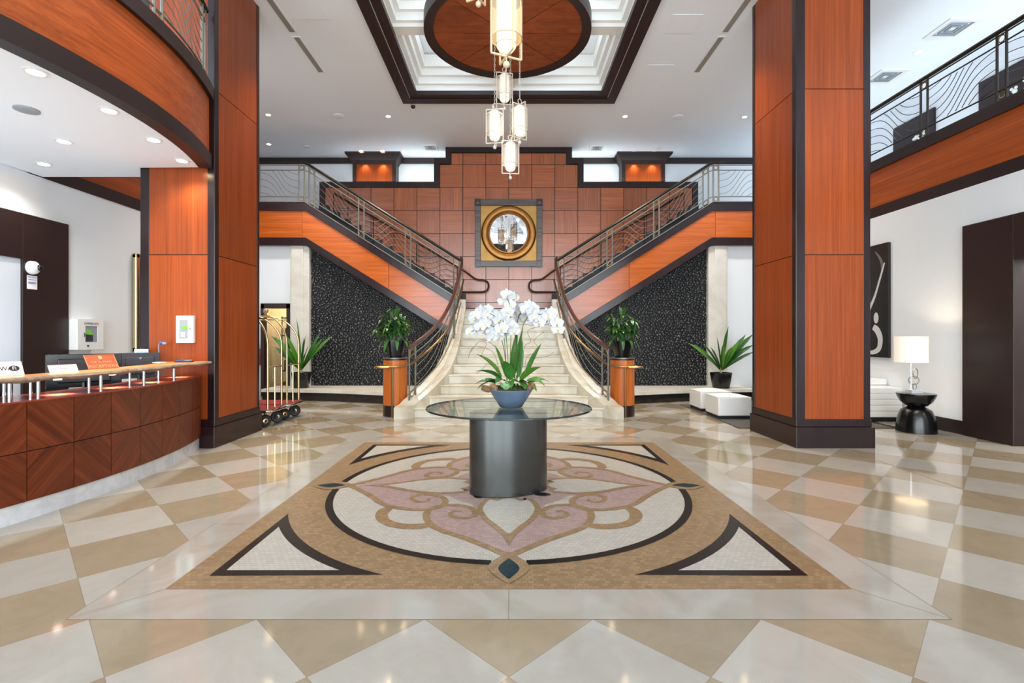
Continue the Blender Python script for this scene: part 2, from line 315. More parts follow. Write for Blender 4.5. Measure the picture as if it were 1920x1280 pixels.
    def xf(s, mat, start=0):
        for i in range(start, len(s.v)): s.v[i] = tuple(mat @ Vector(s.v[i]))
        return s
    def build(s, name, mats, parent=None, smooth=40, bevel=0, recalc=True, uv=None):
        me = bpy.data.meshes.new(name); me.from_pydata(s.v, [], s.f)
        if not isinstance(mats, (list, tuple)): mats = [mats]
        for m in mats: me.materials.append(M[m] if isinstance(m, str) else m)
        me.polygons.foreach_set('material_index', s.m)
        if recalc:
            bm = bmesh.new(); bm.from_mesh(me); bmesh.ops.recalc_face_normals(bm, faces=bm.faces); bm.to_mesh(me); bm.free()
        if uv:
            ul = me.uv_layers.new(name='UVMap')
            for lp in me.loops: ul.data[lp.index].uv = uv(me.vertices[lp.vertex_index].co)
        if smooth:
            me.shade_smooth(); me.set_sharp_from_angle(angle=R(smooth))
        me.update()
        o = bpy.data.objects.new(name, me); COL.objects.link(o)
        if parent is not None:
            o.parent = parent
            if parent.type == 'EMPTY' and not parent.get('_local'): o.matrix_parent_inverse = Matrix.Translation(-parent.location)
        if bevel:
            md = o.modifiers.new('bevel', 'BEVEL'); md.width = bevel; md.segments = 2; md.limit_method = 'ANGLE'; md.angle_limit = R(50)
        return o
def thing(name, label, cat, loc=(0, 0, 0), group=None, rot=0.0, local=False):
    o = bpy.data.objects.new(name, None); COL.objects.link(o); o.location = loc; o.rotation_euler = (0, 0, rot); o.empty_display_size = 0.1
    if local: o['_local'] = 1
    o['label'] = label; o['category'] = cat; o['kind'] = 'thing'
    if group: o['group'] = group
    return o
def tag(o, label, cat, group=None, kind='thing'):
    o['label'] = label; o['category'] = cat; o['kind'] = kind
    if group: o['group'] = group
    return o
def struct(o): o['kind'] = 'structure'; return o
def dup(root, loc, label, rot=None):
    r = root.copy(); COL.objects.link(r); r.location = loc; r['label'] = label
    if rot is not None: r.rotation_euler = (0, 0, rot)
    for ch in list(root.children):
        c = ch.copy(); COL.objects.link(c); c.parent = r; c.matrix_parent_inverse = ch.matrix_parent_inverse.copy()
        for g in list(ch.children):
            d = g.copy(); COL.objects.link(d); d.parent = c; d.matrix_parent_inverse = g.matrix_parent_inverse.copy()
    return r
def px(x, Y): return (x-VX)*Y/F
def pz(y, Y): return H+(VY-y)*Y/F
def interp(tab, x):
    if x <= tab[0][0]: return tab[0][1]
    for (a, p), (b, q) in zip(tab, tab[1:]):
        if x <= b: return p+(q-p)*(x-a)/(b-a)
    return tab[-1][1]
def smooth_path(pts, per=6, closed=False):
    P = [Vector(p) for p in pts]; n = len(P); out = []
    for i in range(n if closed else n-1):
        p0 = P[(i-1) % n] if (closed or i) else P[0]; p1 = P[i]; p2 = P[(i+1) % n]; p3 = P[(i+2) % n] if (closed or i+2 < n) else P[-1]
        for k in range(per):
            t = k/per; out.append(0.5*((2*p1)+(p2-p0)*t+(2*p0-5*p1+4*p2-p3)*t*t+(3*p1-p0-3*p2+p3)*t**3))
    if not closed: out.append(P[-1])
    return out
def text(body, size, mat, mtx, parent, name='lettering', depth=0.0006, align='CENTER'):
    cu = bpy.data.curves.new(name, 'FONT'); cu.body = body; cu.size = size; cu.align_x = align; cu.align_y = 'CENTER'; cu.extrude = depth
    cu.resolution_u = 2
    t = bpy.data.objects.new(name, cu); COL.objects.link(t)
    dg = bpy.context.evaluated_depsgraph_get(); dg.update()
    me = bpy.data.meshes.new_from_object(t.evaluated_get(dg)); bpy.data.objects.remove(t); bpy.data.curves.remove(cu)
    me.transform(mtx); me.materials.clear(); me.materials.append(M[mat]); me.name = name
    o = bpy.data.objects.new(name, me); COL.objects.link(o); o.parent = parent
    if parent.type == 'EMPTY' and not parent.get('_local'): o.matrix_parent_inverse = Matrix.Translation(-parent.location)
    return o
def frame_mtx(o, xdir, ydir):
    x = Vector(xdir).normalized(); y = Vector(ydir).normalized(); z = x.cross(y).normalized()
    return Matrix(((x.x, y.x, z.x, o[0]), (x.y, y.y, z.y, o[1]), (x.z, y.z, z.z, o[2]), (0, 0, 0, 1)))
# ------------------------------------------------------------------ the setting
CZ = 6.5                                  # hall ceiling
XL, XR = -6.4, 6.7                        # side walls of the ground floor
YB = 13.3; YW = 14.1                      # tiled wood wall, white wall behind it
MZ0, MZ1 = 3.62, 4.65                     # mezzanine underside and floor
struct(MB().quad([(-9, -6.9, 0), (9.2, -6.9, 0), (9.2, 14.3, 0), (-9, 14.3, 0)]).build('floor', 'floor', smooth=0))
# plain marble band round the mosaic, mitred, with fine joints
MC = Vector((0, 4.81, 0))
b = MB(); q, w = 1.97, 2.27
for k in range(4):
    rt = Matrix.Rotation(k*pi/2, 3, 'Z')
    b.quad([MC+rt @ Vector(p)+Vector((0, 0, .0006)) for p in ((-w, -w, 0), (w, -w, 0), (q, -q, 0), (-q, -q, 0))])
    for a_, c_ in (((-w, -w, 0), (w, -w, 0)), ((w, -w, 0), (q, -q, 0)), ((0, -w, 0), (0, -q, 0)), ((-.98, -w, 0), (-.98, -q, 0)), ((.98, -w, 0), (.98, -q, 0))):
        if abs(a_[0]) == .98 and k == 0: continue
        a_ = MC+rt @ Vector(a_); c_ = MC+rt @ Vector(c_); d_ = (c_-a_).normalized(); n_ = Vector((-d_.y, d_.x, 0))*0.0016; u_ = Vector((0, 0, .001))
        b.quad([a_-n_+u_, c_-n_+u_, c_+n_+u_, a_+n_+u_], 1)
struct(b.build('floor_border', ['border', 'joint'], smooth=0, recalc=False))
# fine inlaid lines elsewhere on the floor
b = MB()
for x, y0, y1, hw in ((4.30, -1.6, 6.3, .004), (5.97, -1.6, 7.4, .007), (6.06, -1.6, 7.3, .004)):
    b.quad([(x-hw, y0, .0007), (x+hw, y0, .0007), (x+hw, y1, .0007), (x-hw, y1, .0007)])
for sx in (-1, 1):
    for r in (0.88, 1.10):
        for i in range(64):
            a0, a1 = 2*pi*i/64, 2*pi*(i+1)/64
            b.quad([(sx*2.1+(r+e)*math.cos(t), 8.72+(r+e)*math.sin(t)*.72, .0007) for t, e in ((a0, -.006), (a1, -.006), (a1, .006), (a0, .006))])
struct(b.build('floor_inlay_line', 'joint', smooth=0, recalc=False))

# ---- mosaic medallion: one inlaid surface, layers a fraction of a millimetre apart
med = MB()
def W2(x, y): Y = F*H/(y-VY); return Vector(((x-VX)*Y/F, 4.81-Y))        # image point on the floor -> (u, v), v towards the viewer
def T1(pts): return [W2(640+x/5.333, 880+y/5.333) for x, y in pts]
def crv(pts, per=5, closed=False): return [Vector((p[0], p[1])) for p in smooth_path([(p[0], p[1], 0) for p in pts], per, closed)]
def put(poly, z, mi, k=0, mir=False, dz=0.0):
    z = z0+LAY[round((z-z0)*1e4)]+.00006*(2*k+mir)+dz
    rt = Matrix.Rotation(k*pi/2, 2)
    P = [rt @ Vector(((-p[0] if mir else p[0]), -p[1])) for p in poly]
    med.add([(p.x, 4.81+p.y, z) for p in P], [tuple(range(len(P)))], mi)
def stroke(line, wd_, z, mi, k=0, mir=False, closed=False):
    n = len(line); L_, R_ = [], []
    for i in range(n):
        a = line[(i-1) % n] if (closed or i) else line[0]; c = line[(i+1) % n] if (closed or i < n-1) else line[-1]
        d = (c-a); d = d.normalized() if d.length > 1e-9 else Vector((1, 0)); nn = Vector((-d.y, d.x))*(wd_[i] if isinstance(wd_, list) else wd_)/2
        L_.append(line[i]+nn); R_.append(line[i]-nn)
    rng = range(n) if closed else range(n-1)
    for i in rng:
        j = (i+1) % n; put([L_[i], L_[j], R_[j], R_[i]], z, mi, k, mir, .00002*(i % 3))
def arc(r, a0, a1, n): return [Vector((r*math.cos(a0+(a1-a0)*i/n), r*math.sin(a0+(a1-a0)*i/n))) for i in range(n+1)]
z0 = .0006; LAY = {0: 0, 4: .0006, 8: .0012, 9: .0012, 10: .0018, 12: .0024, 13: .0030, 14: .0036, 16: .0042, 17: .0042, 19: .0048}
put([Vector((-1.97, -1.97)), Vector((1.97, -1.97)), Vector((1.97, 1.97)), Vector((-1.97, 1.97))], z0, 0)
put(arc(1.63, 0, 2*pi, 96)[:-1], z0+.0004, 1)
sm = lambda P: [Vector((p.x, p.y)) for p in P]
# petal outline (left half of the petal that points at the viewer), centre line of its tan band
half = crv(T1([(1650, 860), (1400, 752), (1180, 670), (1000, 612), (890, 548), (848, 470), (880, 404), (1000, 364), (1150, 358), (1270, 380), (1345, 420)]))
scroll = crv(T1([(1345, 420), (1330, 462), (1230, 488), (1120, 474), (1090, 442), (1140, 418), (1205, 425)]))
apex = Vector((0, half[0].y))
earc = crv(T1([(900, 548), (800, 560), (660, 565), (520, 548), (420, 510), (388, 460), (410, 410), (480, 378)]))
leaf = crv(T1([(1663, 645), (1560, 560), (1470, 490), (1421, 420), (1420, 380), (1450, 335), (1490, 303)]))
leaf = leaf+[Vector((-.10, .46)), Vector((-.05, .40)), Vector((0, .38))]
tip = W2(640+1672/5.333, 880+765/5.333); tip = Vector((0, tip.y))
for k in range(4):
    pk = [Vector((0, apex.y-.03))]+[Vector((min(0, p.x), p.y)) for p in half]+[Vector((-.36, .36)), Vector((0, .1))]
    for mir in (False, True):
        put(pk, z0+.0008, 2, k, mir)
put(arc(.62, 0, 2*pi, 48)[:-1], z0+.0010, 2)
for k in range(4):
    for mir in (False, True):
        stroke(half, .058, z0+.0013, 0, k, mir); stroke(scroll, [.058-.03*i/len(scroll) for i in range(len(scroll))], z0+.0013, 0, k, mir)
        stroke(earc, [.05+.035*math.sin(pi*i/len(earc)) for i in range(len(earc))], z0+.0012, 0, k, mir)
    full = leaf[::-1][:-1]+[Vector((0, leaf[0].y))]+[Vector((-p.x, p.y)) for p in leaf[1:]]
    outl = [p*1.0 for p in full]
    stroke(full, .10, z0+.0014, 0, k)
    put([Vector((-.055, leaf[0].y+.0)), Vector((0, tip.y)), Vector((.055, leaf[0].y)), Vector((0, leaf[0].y-.1))], z0+.0014, 0, k, False, .00025)
    put(full, z0+.0016, 1, k)
    # black ring quarter, broken for the diamond
    g = .07; ring = arc(1.64, pi/2+g, pi-g, 24)
    stroke(ring, .062, z0+.0013, 3, k)
    # pointed oval at each cardinal point, with its tan surround
    d = lambda s_, h_, c_: crv([(0, c_-h_), (-s_*.72, c_-h_*.45), (-s_, c_), (-s_*.72, c_+h_*.45), (0, c_+h_)], 4)+crv([(0, c_+h_), (s_*.72, c_+h_*.45), (s_, c_), (s_*.72, c_-h_*.45), (0, c_-h_)], 4)[1:-1]
    put(d(.13, .215, 1.70), z0+.0017, 0, k); put(d(.066, .14, 1.72), z0+.0019, 4, k)
    # corner spandrel: black outline, pale field
    rr = 1.955; a0 = math.asin(.765/rr); A = arc(rr, a0, pi/2-a0, 18)
    s_ = rr*math.cos(a0)
    put([Vector((1.81, 1.81))]+[Vector((p.x if p.x < 1.81 else 1.81, p.y if p.y < 1.81 else 1.81)) for p in A], z0+.0013, 3, k)
    r2 = 2.035; a1 = math.asin(math.sqrt(r2*r2-1.745**2)/r2)
    put([Vector((1.745, 1.745))]+arc(r2, a1, pi/2-a1, 18), z0+.0016, 1, k)
    c_ = Vector((.31, .27)); put([c_+Vector((.075*math.cos(t), .05*math.sin(t))) for t in [2*pi*i/14 for i in range(14)]], z0+.0017, 3, k)
struct(med.build('floor_medallion', ['t_tan', 't_cream', 't_pink', 't_black', 't_blue'], smooth=0, recalc=False, uv=lambda c: (c.x, c.y)))

# ---- ceiling with a square coffer, wooden disc in it
CC = Vector((0, 8.375)); CH = 1.93
b = MB(); x0, x1, y0, y1 = -9.0, 9.2, -6.9, 14.3
for p in (((x0, y0), (x1, CC.y-CH)), ((x0, CC.y+CH), (x1, y1)), ((x0, CC.y-CH), (-CH, CC.y+CH)), ((CH, CC.y-CH), (x1, CC.y+CH))):
    b.quad([(p[0][0], p[0][1], CZ), (p[1][0], p[0][1], CZ), (p[1][0], p[1][1], CZ), (p[0][0], p[1][1], CZ)])
b.quad([(-CH-.02, CC.y-CH-.02, 7.19), (CH+.02, CC.y-CH-.02, 7.19), (CH+.02, CC.y+CH+.02, 7.19), (-CH-.02, CC.y+CH+.02, 7.22)])
struct(b.build('ceiling', 'ceil', smooth=0, recalc=False))
b = MB()
def sq_ring(b, cx, cy, ho, hi, za, zb, mi=0, hoy=None, hiy=None):
    hoy = hoy or ho; hiy = hiy or hi
    for p in ((cx-ho, cx+ho, cy-hoy, cy-hiy), (cx-ho, cx+ho, cy+hiy, cy+hoy), (cx-ho, cx-hi, cy-hiy, cy+hiy), (cx+hi, cx+ho, cy-hiy, cy+hiy)): b.box(*p, za, zb, mi)
sq_ring(b, 0, CC.y, CH+.03, CH, CZ+.001, 7.18)
for sx in (-1, 1):
    for sy in (-1, 1):
        cx = sx*1.025; cy = CC.y+sy*1.025
        for ho, hi, z_ in ((.9045, .835, 6.66), (.8345, .765, 6.80), (.7645, .69, 6.94)): sq_ring(b, cx, cy, ho, hi, z_, 7.18)
b.box(-.12, .12, CC.y-CH, CC.y+CH, 6.60, 7.18); b.box(-CH, -.121, CC.y-.12, CC.y+.12, 6.60, 7.18); b.box(.121, CH, CC.y-.12, CC.y+.12, 6.60, 7.18)
struct(b.build('ceiling_coffer', 'trimw', smooth=0))
b = MB()
sq_ring(b, 0, CC.y, 2.265, 2.09, 6.43, 6.5); sq_ring(b, 0, CC.y, 2.09, 2.07, 6.47, 6.5, 1); sq_ring(b, 0, CC.y, 2.07, 1.91, 6.455, 6.54)
struct(b.build('trim_coffer', ['darkm', 'trimw'], smooth=0))
DC = (-.02, 8.30)
disc = thing('ceiling_disc', 'round walnut ceiling disc with dark rim in the white coffer', 'ceiling panel', (DC[0], DC[1], 6.5))
b = MB(); b.lathe([(1.235, 6.52), (1.235, 6.50), (1.30, 6.485), (1.385, 6.47), (1.385, 6.70)], (DC[0], DC[1], 0), 72); b.build('rim', 'darkm', disc)
for i in range(8):
    a0, a1 = i*pi/4+.004, (i+1)*pi/4-.004; b = MB(); P = [(DC[0]+.03*math.cos((a0+a1)/2), DC[1]+.03*math.sin((a0+a1)/2))]+[(DC[0]+1.24*math.cos(a0+(a1-a0)*j/10), DC[1]+1.24*math.sin(a0+(a1-a0)*j/10)) for j in range(11)]
    b.prism(P, 'z', 6.515, 6.55)
    o = b.build('veneer_wedge', 'disc', disc, smooth=0)
MB().lathe([(1.236, 6.56), (0.0001, 6.56)], (DC[0], DC[1], 0), 48).build('backing', 'darkm', disc)

# ---- walls
struct(MB().box(XL-.2, XL, -6.5, 12.0, 0, MZ0).build('wall_left', 'white', smooth=0))
struct(MB().box(XR, XR+.25, 7.1, 12.2, 0, MZ0).box(XR, XR+.25, -6.5, 4.6, 0, MZ0).box(XR, XR+.25, 4.6, 7.1, 2.5, MZ0).build('wall_right', 'white', smooth=0))
struct(MB().box(7.9, 8.0, 3.8, 8.0, 0, MZ0).box(XR+.25, 8.0, 7.5, 7.6, 0, MZ0).box(XR+.25, 8.0, 3.9, 4.0, 0, MZ0).box(XR+.2, 8.0, 3.9, 7.6, MZ0-.1, MZ0).build('wall_side_room', 'white', smooth=0))
struct(MB().box(-9, 9.2, YW, YW+.2, 0, CZ).build('wall_rear', 'white', smooth=0))
struct(MB().box(9.0, 9.2, -6.5, YW, MZ1-.2, CZ).build('wall_mezzanine', 'white', smooth=0))
struct(MB().box(-7.8, -7.6, -6.5, YW, MZ1-.2, CZ).build('wall_gallery', 'wood', smooth=0))
b = MB()
for x0, x1 in ((-6.8, -6.3), (-2.3, -2.1), (2.1, 2.3), (6.3, 6.9)): b.box(x0, x1, -6.6, -6.4, 0, CZ)
b.box(-6.8, 6.9, -6.6, -6.4, 5.9, CZ); b.box(-9, -6.8, -6.6, -6.4, 0, CZ); b.box(6.9, 9.2, -6.6, -6.4, 0, CZ); b.box(-6.3, 6.3, -6.55, -6.45, 3.9, 4.05)
struct(b.build('wall_front', 'darkm', smooth=0))
# tiled wood wall, stepped top; backing dark so that the gaps read as joints
TS = 0.615; cols = 16.5
b = MB()
def tile(xa, xb, za, zb, mi):
    g = .008; b.box(xa+g, xb-g, YB-.02, YB+.05, za+g, zb-g, mi)
zr = lambda r: .505+TS*r
for r in range(2, 8):
    for c_ in range(-8, 8):
        tile(c_*TS, (c_+1)*TS, zr(r), zr(r+1), (c_+r) % 2)
for c_ in range(-3, 3): tile(c_*TS, (c_+1)*TS, zr(8), zr(9), c_ % 2)
for c_ in range(-3, 3):
    xa, xb = c_*TS, (c_+1)*TS
    if c_ == -3: xa += TS/2
    if c_ == 2: xb -= TS/2
    tile(xa, xb, zr(9), zr(9)+.305, (c_+1) % 2)
b.box(-5.0, 5.0, YB, YB+.1, 1.7, zr(8), 2); b.box(-1.9, 1.9, YB, YB+.1, zr(8), zr(9), 2); b.box(-1.6, 1.6, YB, YB+.1, zr(9), 6.4, 2)
struct(b.build('wall_back', ['tile_v', 'tile_h', 'blackm'], smooth=0))
zt = zr(8); t = .15
hp_ = [(5.06, 3.4), (5.06, zt+t), (2.0, zt+t), (2.0, 6.20), (1.69, 6.20), (1.69, CZ)]; hq_ = [(4.92, 3.4), (4.92, zt), (1.85, zt), (1.85, 6.05), (1.55, 6.05), (1.55, 6.355)]
b = MB(); b.prism(hp_+[(-x, z) for x, z in hp_[::-1]]+[(-x, z) for x, z in hq_]+hq_[::-1], 'y', YB-.05, YB+.28)
struct(b.build('trim_stepped_cap', 'dark', smooth=0))
struct(MB().box(-7.6, 9.0, YW-.06, YW, 6.34, CZ).build('trim_crown', 'darkm', smooth=0))
for s, lab in ((-1, 'left'), (1, 'right')):
    t_ = thing('wall_pilaster', 'lit orange wood pilaster with flared dark capital on the white wall, above %s stair flight' % lab, 'pilaster', (s*3.73, 13.9, 5.5), 'lit pilasters above the wood wall')
    cx = s*3.73
    MB().box(cx-.50, cx+.50, 13.76, 13.80, 5.45, 6.22).build('panel', 'wood', t_, smooth=0)
    MB().box(cx-.60, cx-.50, 13.74, YW, 5.45, 6.26).box(cx+.50, cx+.60, 13.74, YW, 5.45, 6.26).box(cx-.5, cx+.5, 13.74, 13.8, 6.22, 6.27).build('frame', 'darkm', t_, smooth=0)
    b = MB()
    R4 = lambda hx, yf, z: [(cx-hx, yf, z), (cx+hx, yf, z), (cx+hx, YW, z), (cx-hx, YW, z)]
    b.loft([R4(.60, 13.74, 6.24), R4(.64, 13.70, 6.31), R4(.76, 13.56, 6.45), R4(.76, 13.56, CZ)]); b.build('capital', 'darkm', t_, smooth=0)
    for dx in (-.25, .25): lamp('pilaster_spot', 'SPOT', (cx+dx, 13.66, 6.25), 14, (1.0, .66, .30), .03, rot=(R(10), 0, 0), spot=110, blend=1.0)
# ---- mezzanine slabs and fascia
def bands(b, path, nrm, close=False):
    """three-band fascia swept along a plan path: dark / wood / dark"""
    for za, zb, off, mi in ((3.62, 3.80, .03, 1), (3.80, 4.50, 0.0, 0), (4.50, 4.66, .04, 1)):
        rings = []
        for (x, y), (nx, ny) in zip(path, nrm): rings.append([(x+nx*off, y+ny*off, za), (x+nx*off, y+ny*off, zb), (x-nx*.12, y-ny*.12, zb), (x-nx*.12, y-ny*.12, za)])
        b.loft(rings, mi)
AC = (-8.39, 4.78); AR = 4.8
ang = [R(-62+i*(82/40)) for i in range(41)]
bal = thing('curved_balcony', 'curved wood balcony front with dark trims above the reception desk', 'balcony', (-3.6, 4.78, MZ0))
ap = [(AC[0]+AR*math.cos(a), AC[1]+AR*math.sin(a)) for a in ang]; an = [(math.cos(a), math.sin(a)) for a in ang]
for za, zb, off, mm, nm in ((3.62, 3.80, .03, 'darkm', 'lower_trim'), (3.80, 4.52, 0.0, 'wood_y', 'fascia'), (4.52, 4.68, .05, 'darkm', 'upper_trim')):
    b = MB(); b.loft([[(x+nx*off, y+ny*off, za), (x+nx*off, y+ny*off, zb), (x-nx*.12, y-ny*.12, zb), (x-nx*.12, y-ny*.12, za)] for (x, y), (nx, ny) in zip(ap, an)]); b.build(nm, mm, bal)
b = MB(); P = ap+[(-4.8, 6.44), (-4.8, 6.81), (XL, 6.81), (XL, -1.6), (-6.2, -1.6)]
b.prism(P, 'z', 3.635, 3.70); struct(b.build('ceiling_soffit', 'ceil', smooth=0))
def flat_fascia(nm, lab, x, s, y0, y1):
    t_ = thing(nm, lab, 'balcony', (x, (y0+y1)/2, MZ0))
    for za, zb, off, mm, n2 in ((3.62, 3.81, .03, 'darkm', 'lower_trim'), (3.81, 4.48, 0.0, 'wood_y', 'fascia'), (4.48, 4.66, .04, 'darkm', 'upper_trim')):
        b = MB(); b.box(min(x-s*off, x+s*.2), max(x-s*off, x+s*.2), y0, y1, za, zb); b.build(n2, mm, t_, smooth=0)
flat_fascia('side_balcony', 'straight wood balcony front with dark trims along the right wall', 6.73, 1, -6.4, 11.88)
flat_fascia('side_balcony', 'wood balcony front seen in the gap behind the reception soffit', -6.42, -1, 6.82, 11.88)
struct(MB().box(6.94, 9.1, -6.4, YW, 3.63, MZ1).box(-7.7, -6.63, -6.4, YW, 3.62, MZ1).box(4.9, 6.93, 12.06, YW, 3.62, MZ1-.002).box(-6.62, -4.9, 12.06, YW, 3.62, MZ1-.002).build('ceiling_mezzanine_slab', 'ceil', smooth=0))
# dark doors of the upper gallery
for k, (y0, y1) in enumerate(((10.45, 11.55), (8.35, 9.45))):
    o = MB().box(8.95, 9.0, y0, y1, MZ1, 6.27).build('door_%d' % (3+k), 'darkm', smooth=0); struct(o)
    b = MB(); rr = random.Random(k)
    for i in range(26):
        yy = rr.uniform(y0+.15, y1-.5); zz = rr.uniform(4.85, 5.9); b.ball((8.945, yy, zz), rr.uniform(.015, .05), 8)
    b.build('door_ornament', 'plastic', o)
# ---- lower rear wall pieces, closet opening
for s, lab in ((-1, 'left'), (1, 'right')):
    b = MB(); X = lambda a, c_: (min(s*a, s*c_), max(s*a, s*c_))
    if s < 0: b.box(*X(5.25, 5.30), 12.0, 12.2, 0, MZ0).box(*X(5.30, 5.92), 12.0, 12.2, 2.2, MZ0).box(*X(5.92, 6.5), 12.0, 12.2, 0, MZ0)
    else: b.box(*X(5.15, 6.75), 12.0, 12.2, 0, MZ0)
    struct(b.build('wall_lower_'+lab, 'white', smooth=0))
    b = MB(); b.box(*X(4.80, 5.26), 11.93, 12.2, 0, MZ0); b.box(*X(4.94, 5.22), 11.90, 11.94, .25, MZ0)
    struct(b.build('trim_stone_pier_'+lab, 'stone', smooth=0, bevel=.006))
b = MB(); b.box(-5.36, -5.28, 11.95, 12.1, 0, 2.22).box(-5.98, -5.28, 11.95, 12.1, 2.12, 2.24).box(-5.98, -5.90, 11.95, 12.1, 0, 2.22)
struct(b.build('door_5', 'darkm', smooth=0))
b = MB(); b.box(-6.3, -5.15, 13.1, 13.2, 0, 2.6).box(-6.35, -6.25, 12.1, 13.2, 0, 2.6).box(-5.2, -5.15, 12.2, 13.2, 0, 2.6).box(-6.3, -5.15, 12.1, 13.2, 2.5, 2.6)
struct(b.build('wall_closet', 'cream', smooth=0))
lamp('closet_light', 'POINT', (-5.62, 12.4, 2.35), 11, WARM, .1)
# pebble water wall: backing plus individual rounded stones as one cladding
for s, lab in ((-1, 'left'), (1, 'right')):
    rr = random.Random(11+s); b = MB()
    top = lambda x: min(3.66, 3.66-.63*(4.84-x))
    b.prism([(s*4.84, .2), (s*1.05, .2), (s*1.05, top(1.05)), (s*4.84, 3.66)], 'y', 12.06, 12.16, 1)
    x = 1.75; dx = .076; row = 0; vs = []; fs = []
    base = [(math.cos(q)*ch, math.sin(q)*ch, -sh) for ch, sh in ((1.0, 0.0), (.8, .6), (.38, .93)) for q in [2*pi*i/8 for i in range(8)]]+[(0, 0, -1.0)]
    z = .26
    while z < 3.7:
        x = 1.2+(row % 2)*dx*.5
        while x < 4.82:
            if z < top(x)+.05:
                cx = s*(x+rr.uniform(-.028, .028)); cz = z+rr.uniform(-.022, .022); a = rr.uniform(.028, .048); c_ = rr.uniform(.024, .034); d = rr.uniform(.022, .044); an_ = rr.uniform(-.9, .9)+pi/2*(rr.random() < .6)
                ca, sa = math.cos(an_), math.sin(an_); n = len(vs); tx, tz = rr.uniform(-.3, .3), rr.uniform(-.3, .3)
                for p in base:
                    u, v = p[0]*a, p[1]*c_; vs.append((cx+u*ca-v*sa, 12.06+p[2]*d+(u*tx+v*tz)*-p[2]*.6, cz+u*sa+v*ca))
                for r_ in range(2):
                    for i in range(8): fs.append((n+r_*8+i, n+r_*8+(i+1) % 8, n+r_*8+8+(i+1) % 8, n+r_*8+8+i))
                for i in range(8): fs.append((n+16+i, n+16+(i+1) % 8, n+24))
            x += dx
        z += .058; row += 1
    b.add(vs, fs, 0); struct(b.build('wall_pebble_'+lab, ['pebble', 'pebble_bed'], smooth=70))
    # curved basin kerb
    t_ = thing('basin_ledge', 'low curved stone ledge over black base below the %s pebble wall' % lab, 'ledge', (s*3.6, 11.3, 0), 'ledges below the pebble walls')
    pl = smooth_path([(-5.6, 11.22, 0), (-4.67, 11.13, 0), (-3.7, 10.93, 0), (-2.7, 10.58, 0), (-1.5, 10.1, 0)], 8)
    f_ = [(-s*p.x, p.y) for p in pl]
    MB().prism([(x_, y_) for x_, y_ in f_]+[(s*1.5, 12.05), (s*5.6, 12.05)], 'z', .185, .25).build('stone_top', 'stone', t_, smooth=30)
    MB().prism([(x_, y_+.05) for x_, y_ in f_]+[(s*1.5, 12.04), (s*5.6, 12.04)], 'z', 0, .185).build('base', 'basin', t_, smooth=30)
# ---- side portals
b = MB(); b.box(XL-.02, XL+.05, 6.48, 7.16, 0, 3.06).box(XL-.02, XL+.05, 4.0, 6.48, 2.46, 3.06).box(XL-.02, XL+.05, 3.4, 4.0, 0, 3.06)
struct(b.build('door_1', 'darkm', smooth=0, bevel=.006))
struct(MB().box(XL-.01, XL+.02, 4.0, 6.48, 0, 2.46).build('door_1_panel', 'frost', smooth=0))
b = MB(); b.box(XR-.06, XR+.3, 6.53, 7.27, 0, 3.06).box(XR-.06, XR+.3, 4.5, 6.53, 2.46, 3.06).box(XR-.06, XR+.3, 3.9, 4.5, 0, 3.06)
struct(b.build('door_2', 'darkm', smooth=0, bevel=.012))
lamp('side_room_light', 'AREA', (7.4, 5.6, 3.4), 90, NEUT, .8, 2.0)
struct(MB().box(XR-.03, XR, 7.27, 12.0, 0, .2).box(5.2, XR, 11.97, 12.0, 0, .2).build('baseboard_right', 'darkm', smooth=0))
struct(MB().box(XL, XL+.03, 7.16, 12.0, 0, .2).build('baseboard_left', 'darkm', smooth=0))

# ---- two wood-clad columns
def column(nm, lab, x0, x1, s):
    y0, y1 = 6.46, 7.62; t_ = thing(nm, lab, 'column', ((x0+x1)/2, (y0+y1)/2, 0))
    MB().box(x0+.02, x1-.02, y0+.02, y1-.02, 0.1, CZ).build('core', 'darkm', t_, smooth=0)
    inx = x0 if s > 0 else x1                                # the face turned to the middle of the hall
    b = MB()
    b.box(x0, x0+.115, y0, y0+.1, .3, CZ).box(x1-.09, x1, y0, y0+.1, .3, CZ)
    for ya, yb in ((y0, y0+.07), (y1-.07, y1)): b.box(inx-.005 if s > 0 else inx-.08, inx+.08 if s > 0 else inx+.005, ya+.003, yb, .3, CZ-.002)
    b.build('corner_strips', 'dark', t_, smooth=0, bevel=.004)
    for za, zb in ((.37, 2.505), (2.515, 4.665), (4.675, CZ)):
        MB().box(x0+.115, x1-.09, y0+.004, y0+.05, za, zb).build('wood_panel', 'wood', t_, smooth=0)
        xa = inx+.003 if s > 0 else inx-.05
        MB().box(xa, xa+.047, y0+.07, y1-.07, za, zb).build('wood_panel', 'wood', t_, smooth=0)
    e = .03; b = MB(); b.box(x0-e, x1+e, y0-e-.02, y1+e, 0, .27).box(x0-.012, x1+.012, y0-.015, y1+.012, .27, .37)
    b.build('plinth', 'dark', t_, smooth=0, bevel=.008)
column('column', 'tall square wood-clad column at the end of the reception desk', -4.80, -3.835, -1)
column('column', 'tall square wood-clad column in front of the white sofa', 3.745, 4.71, 1)
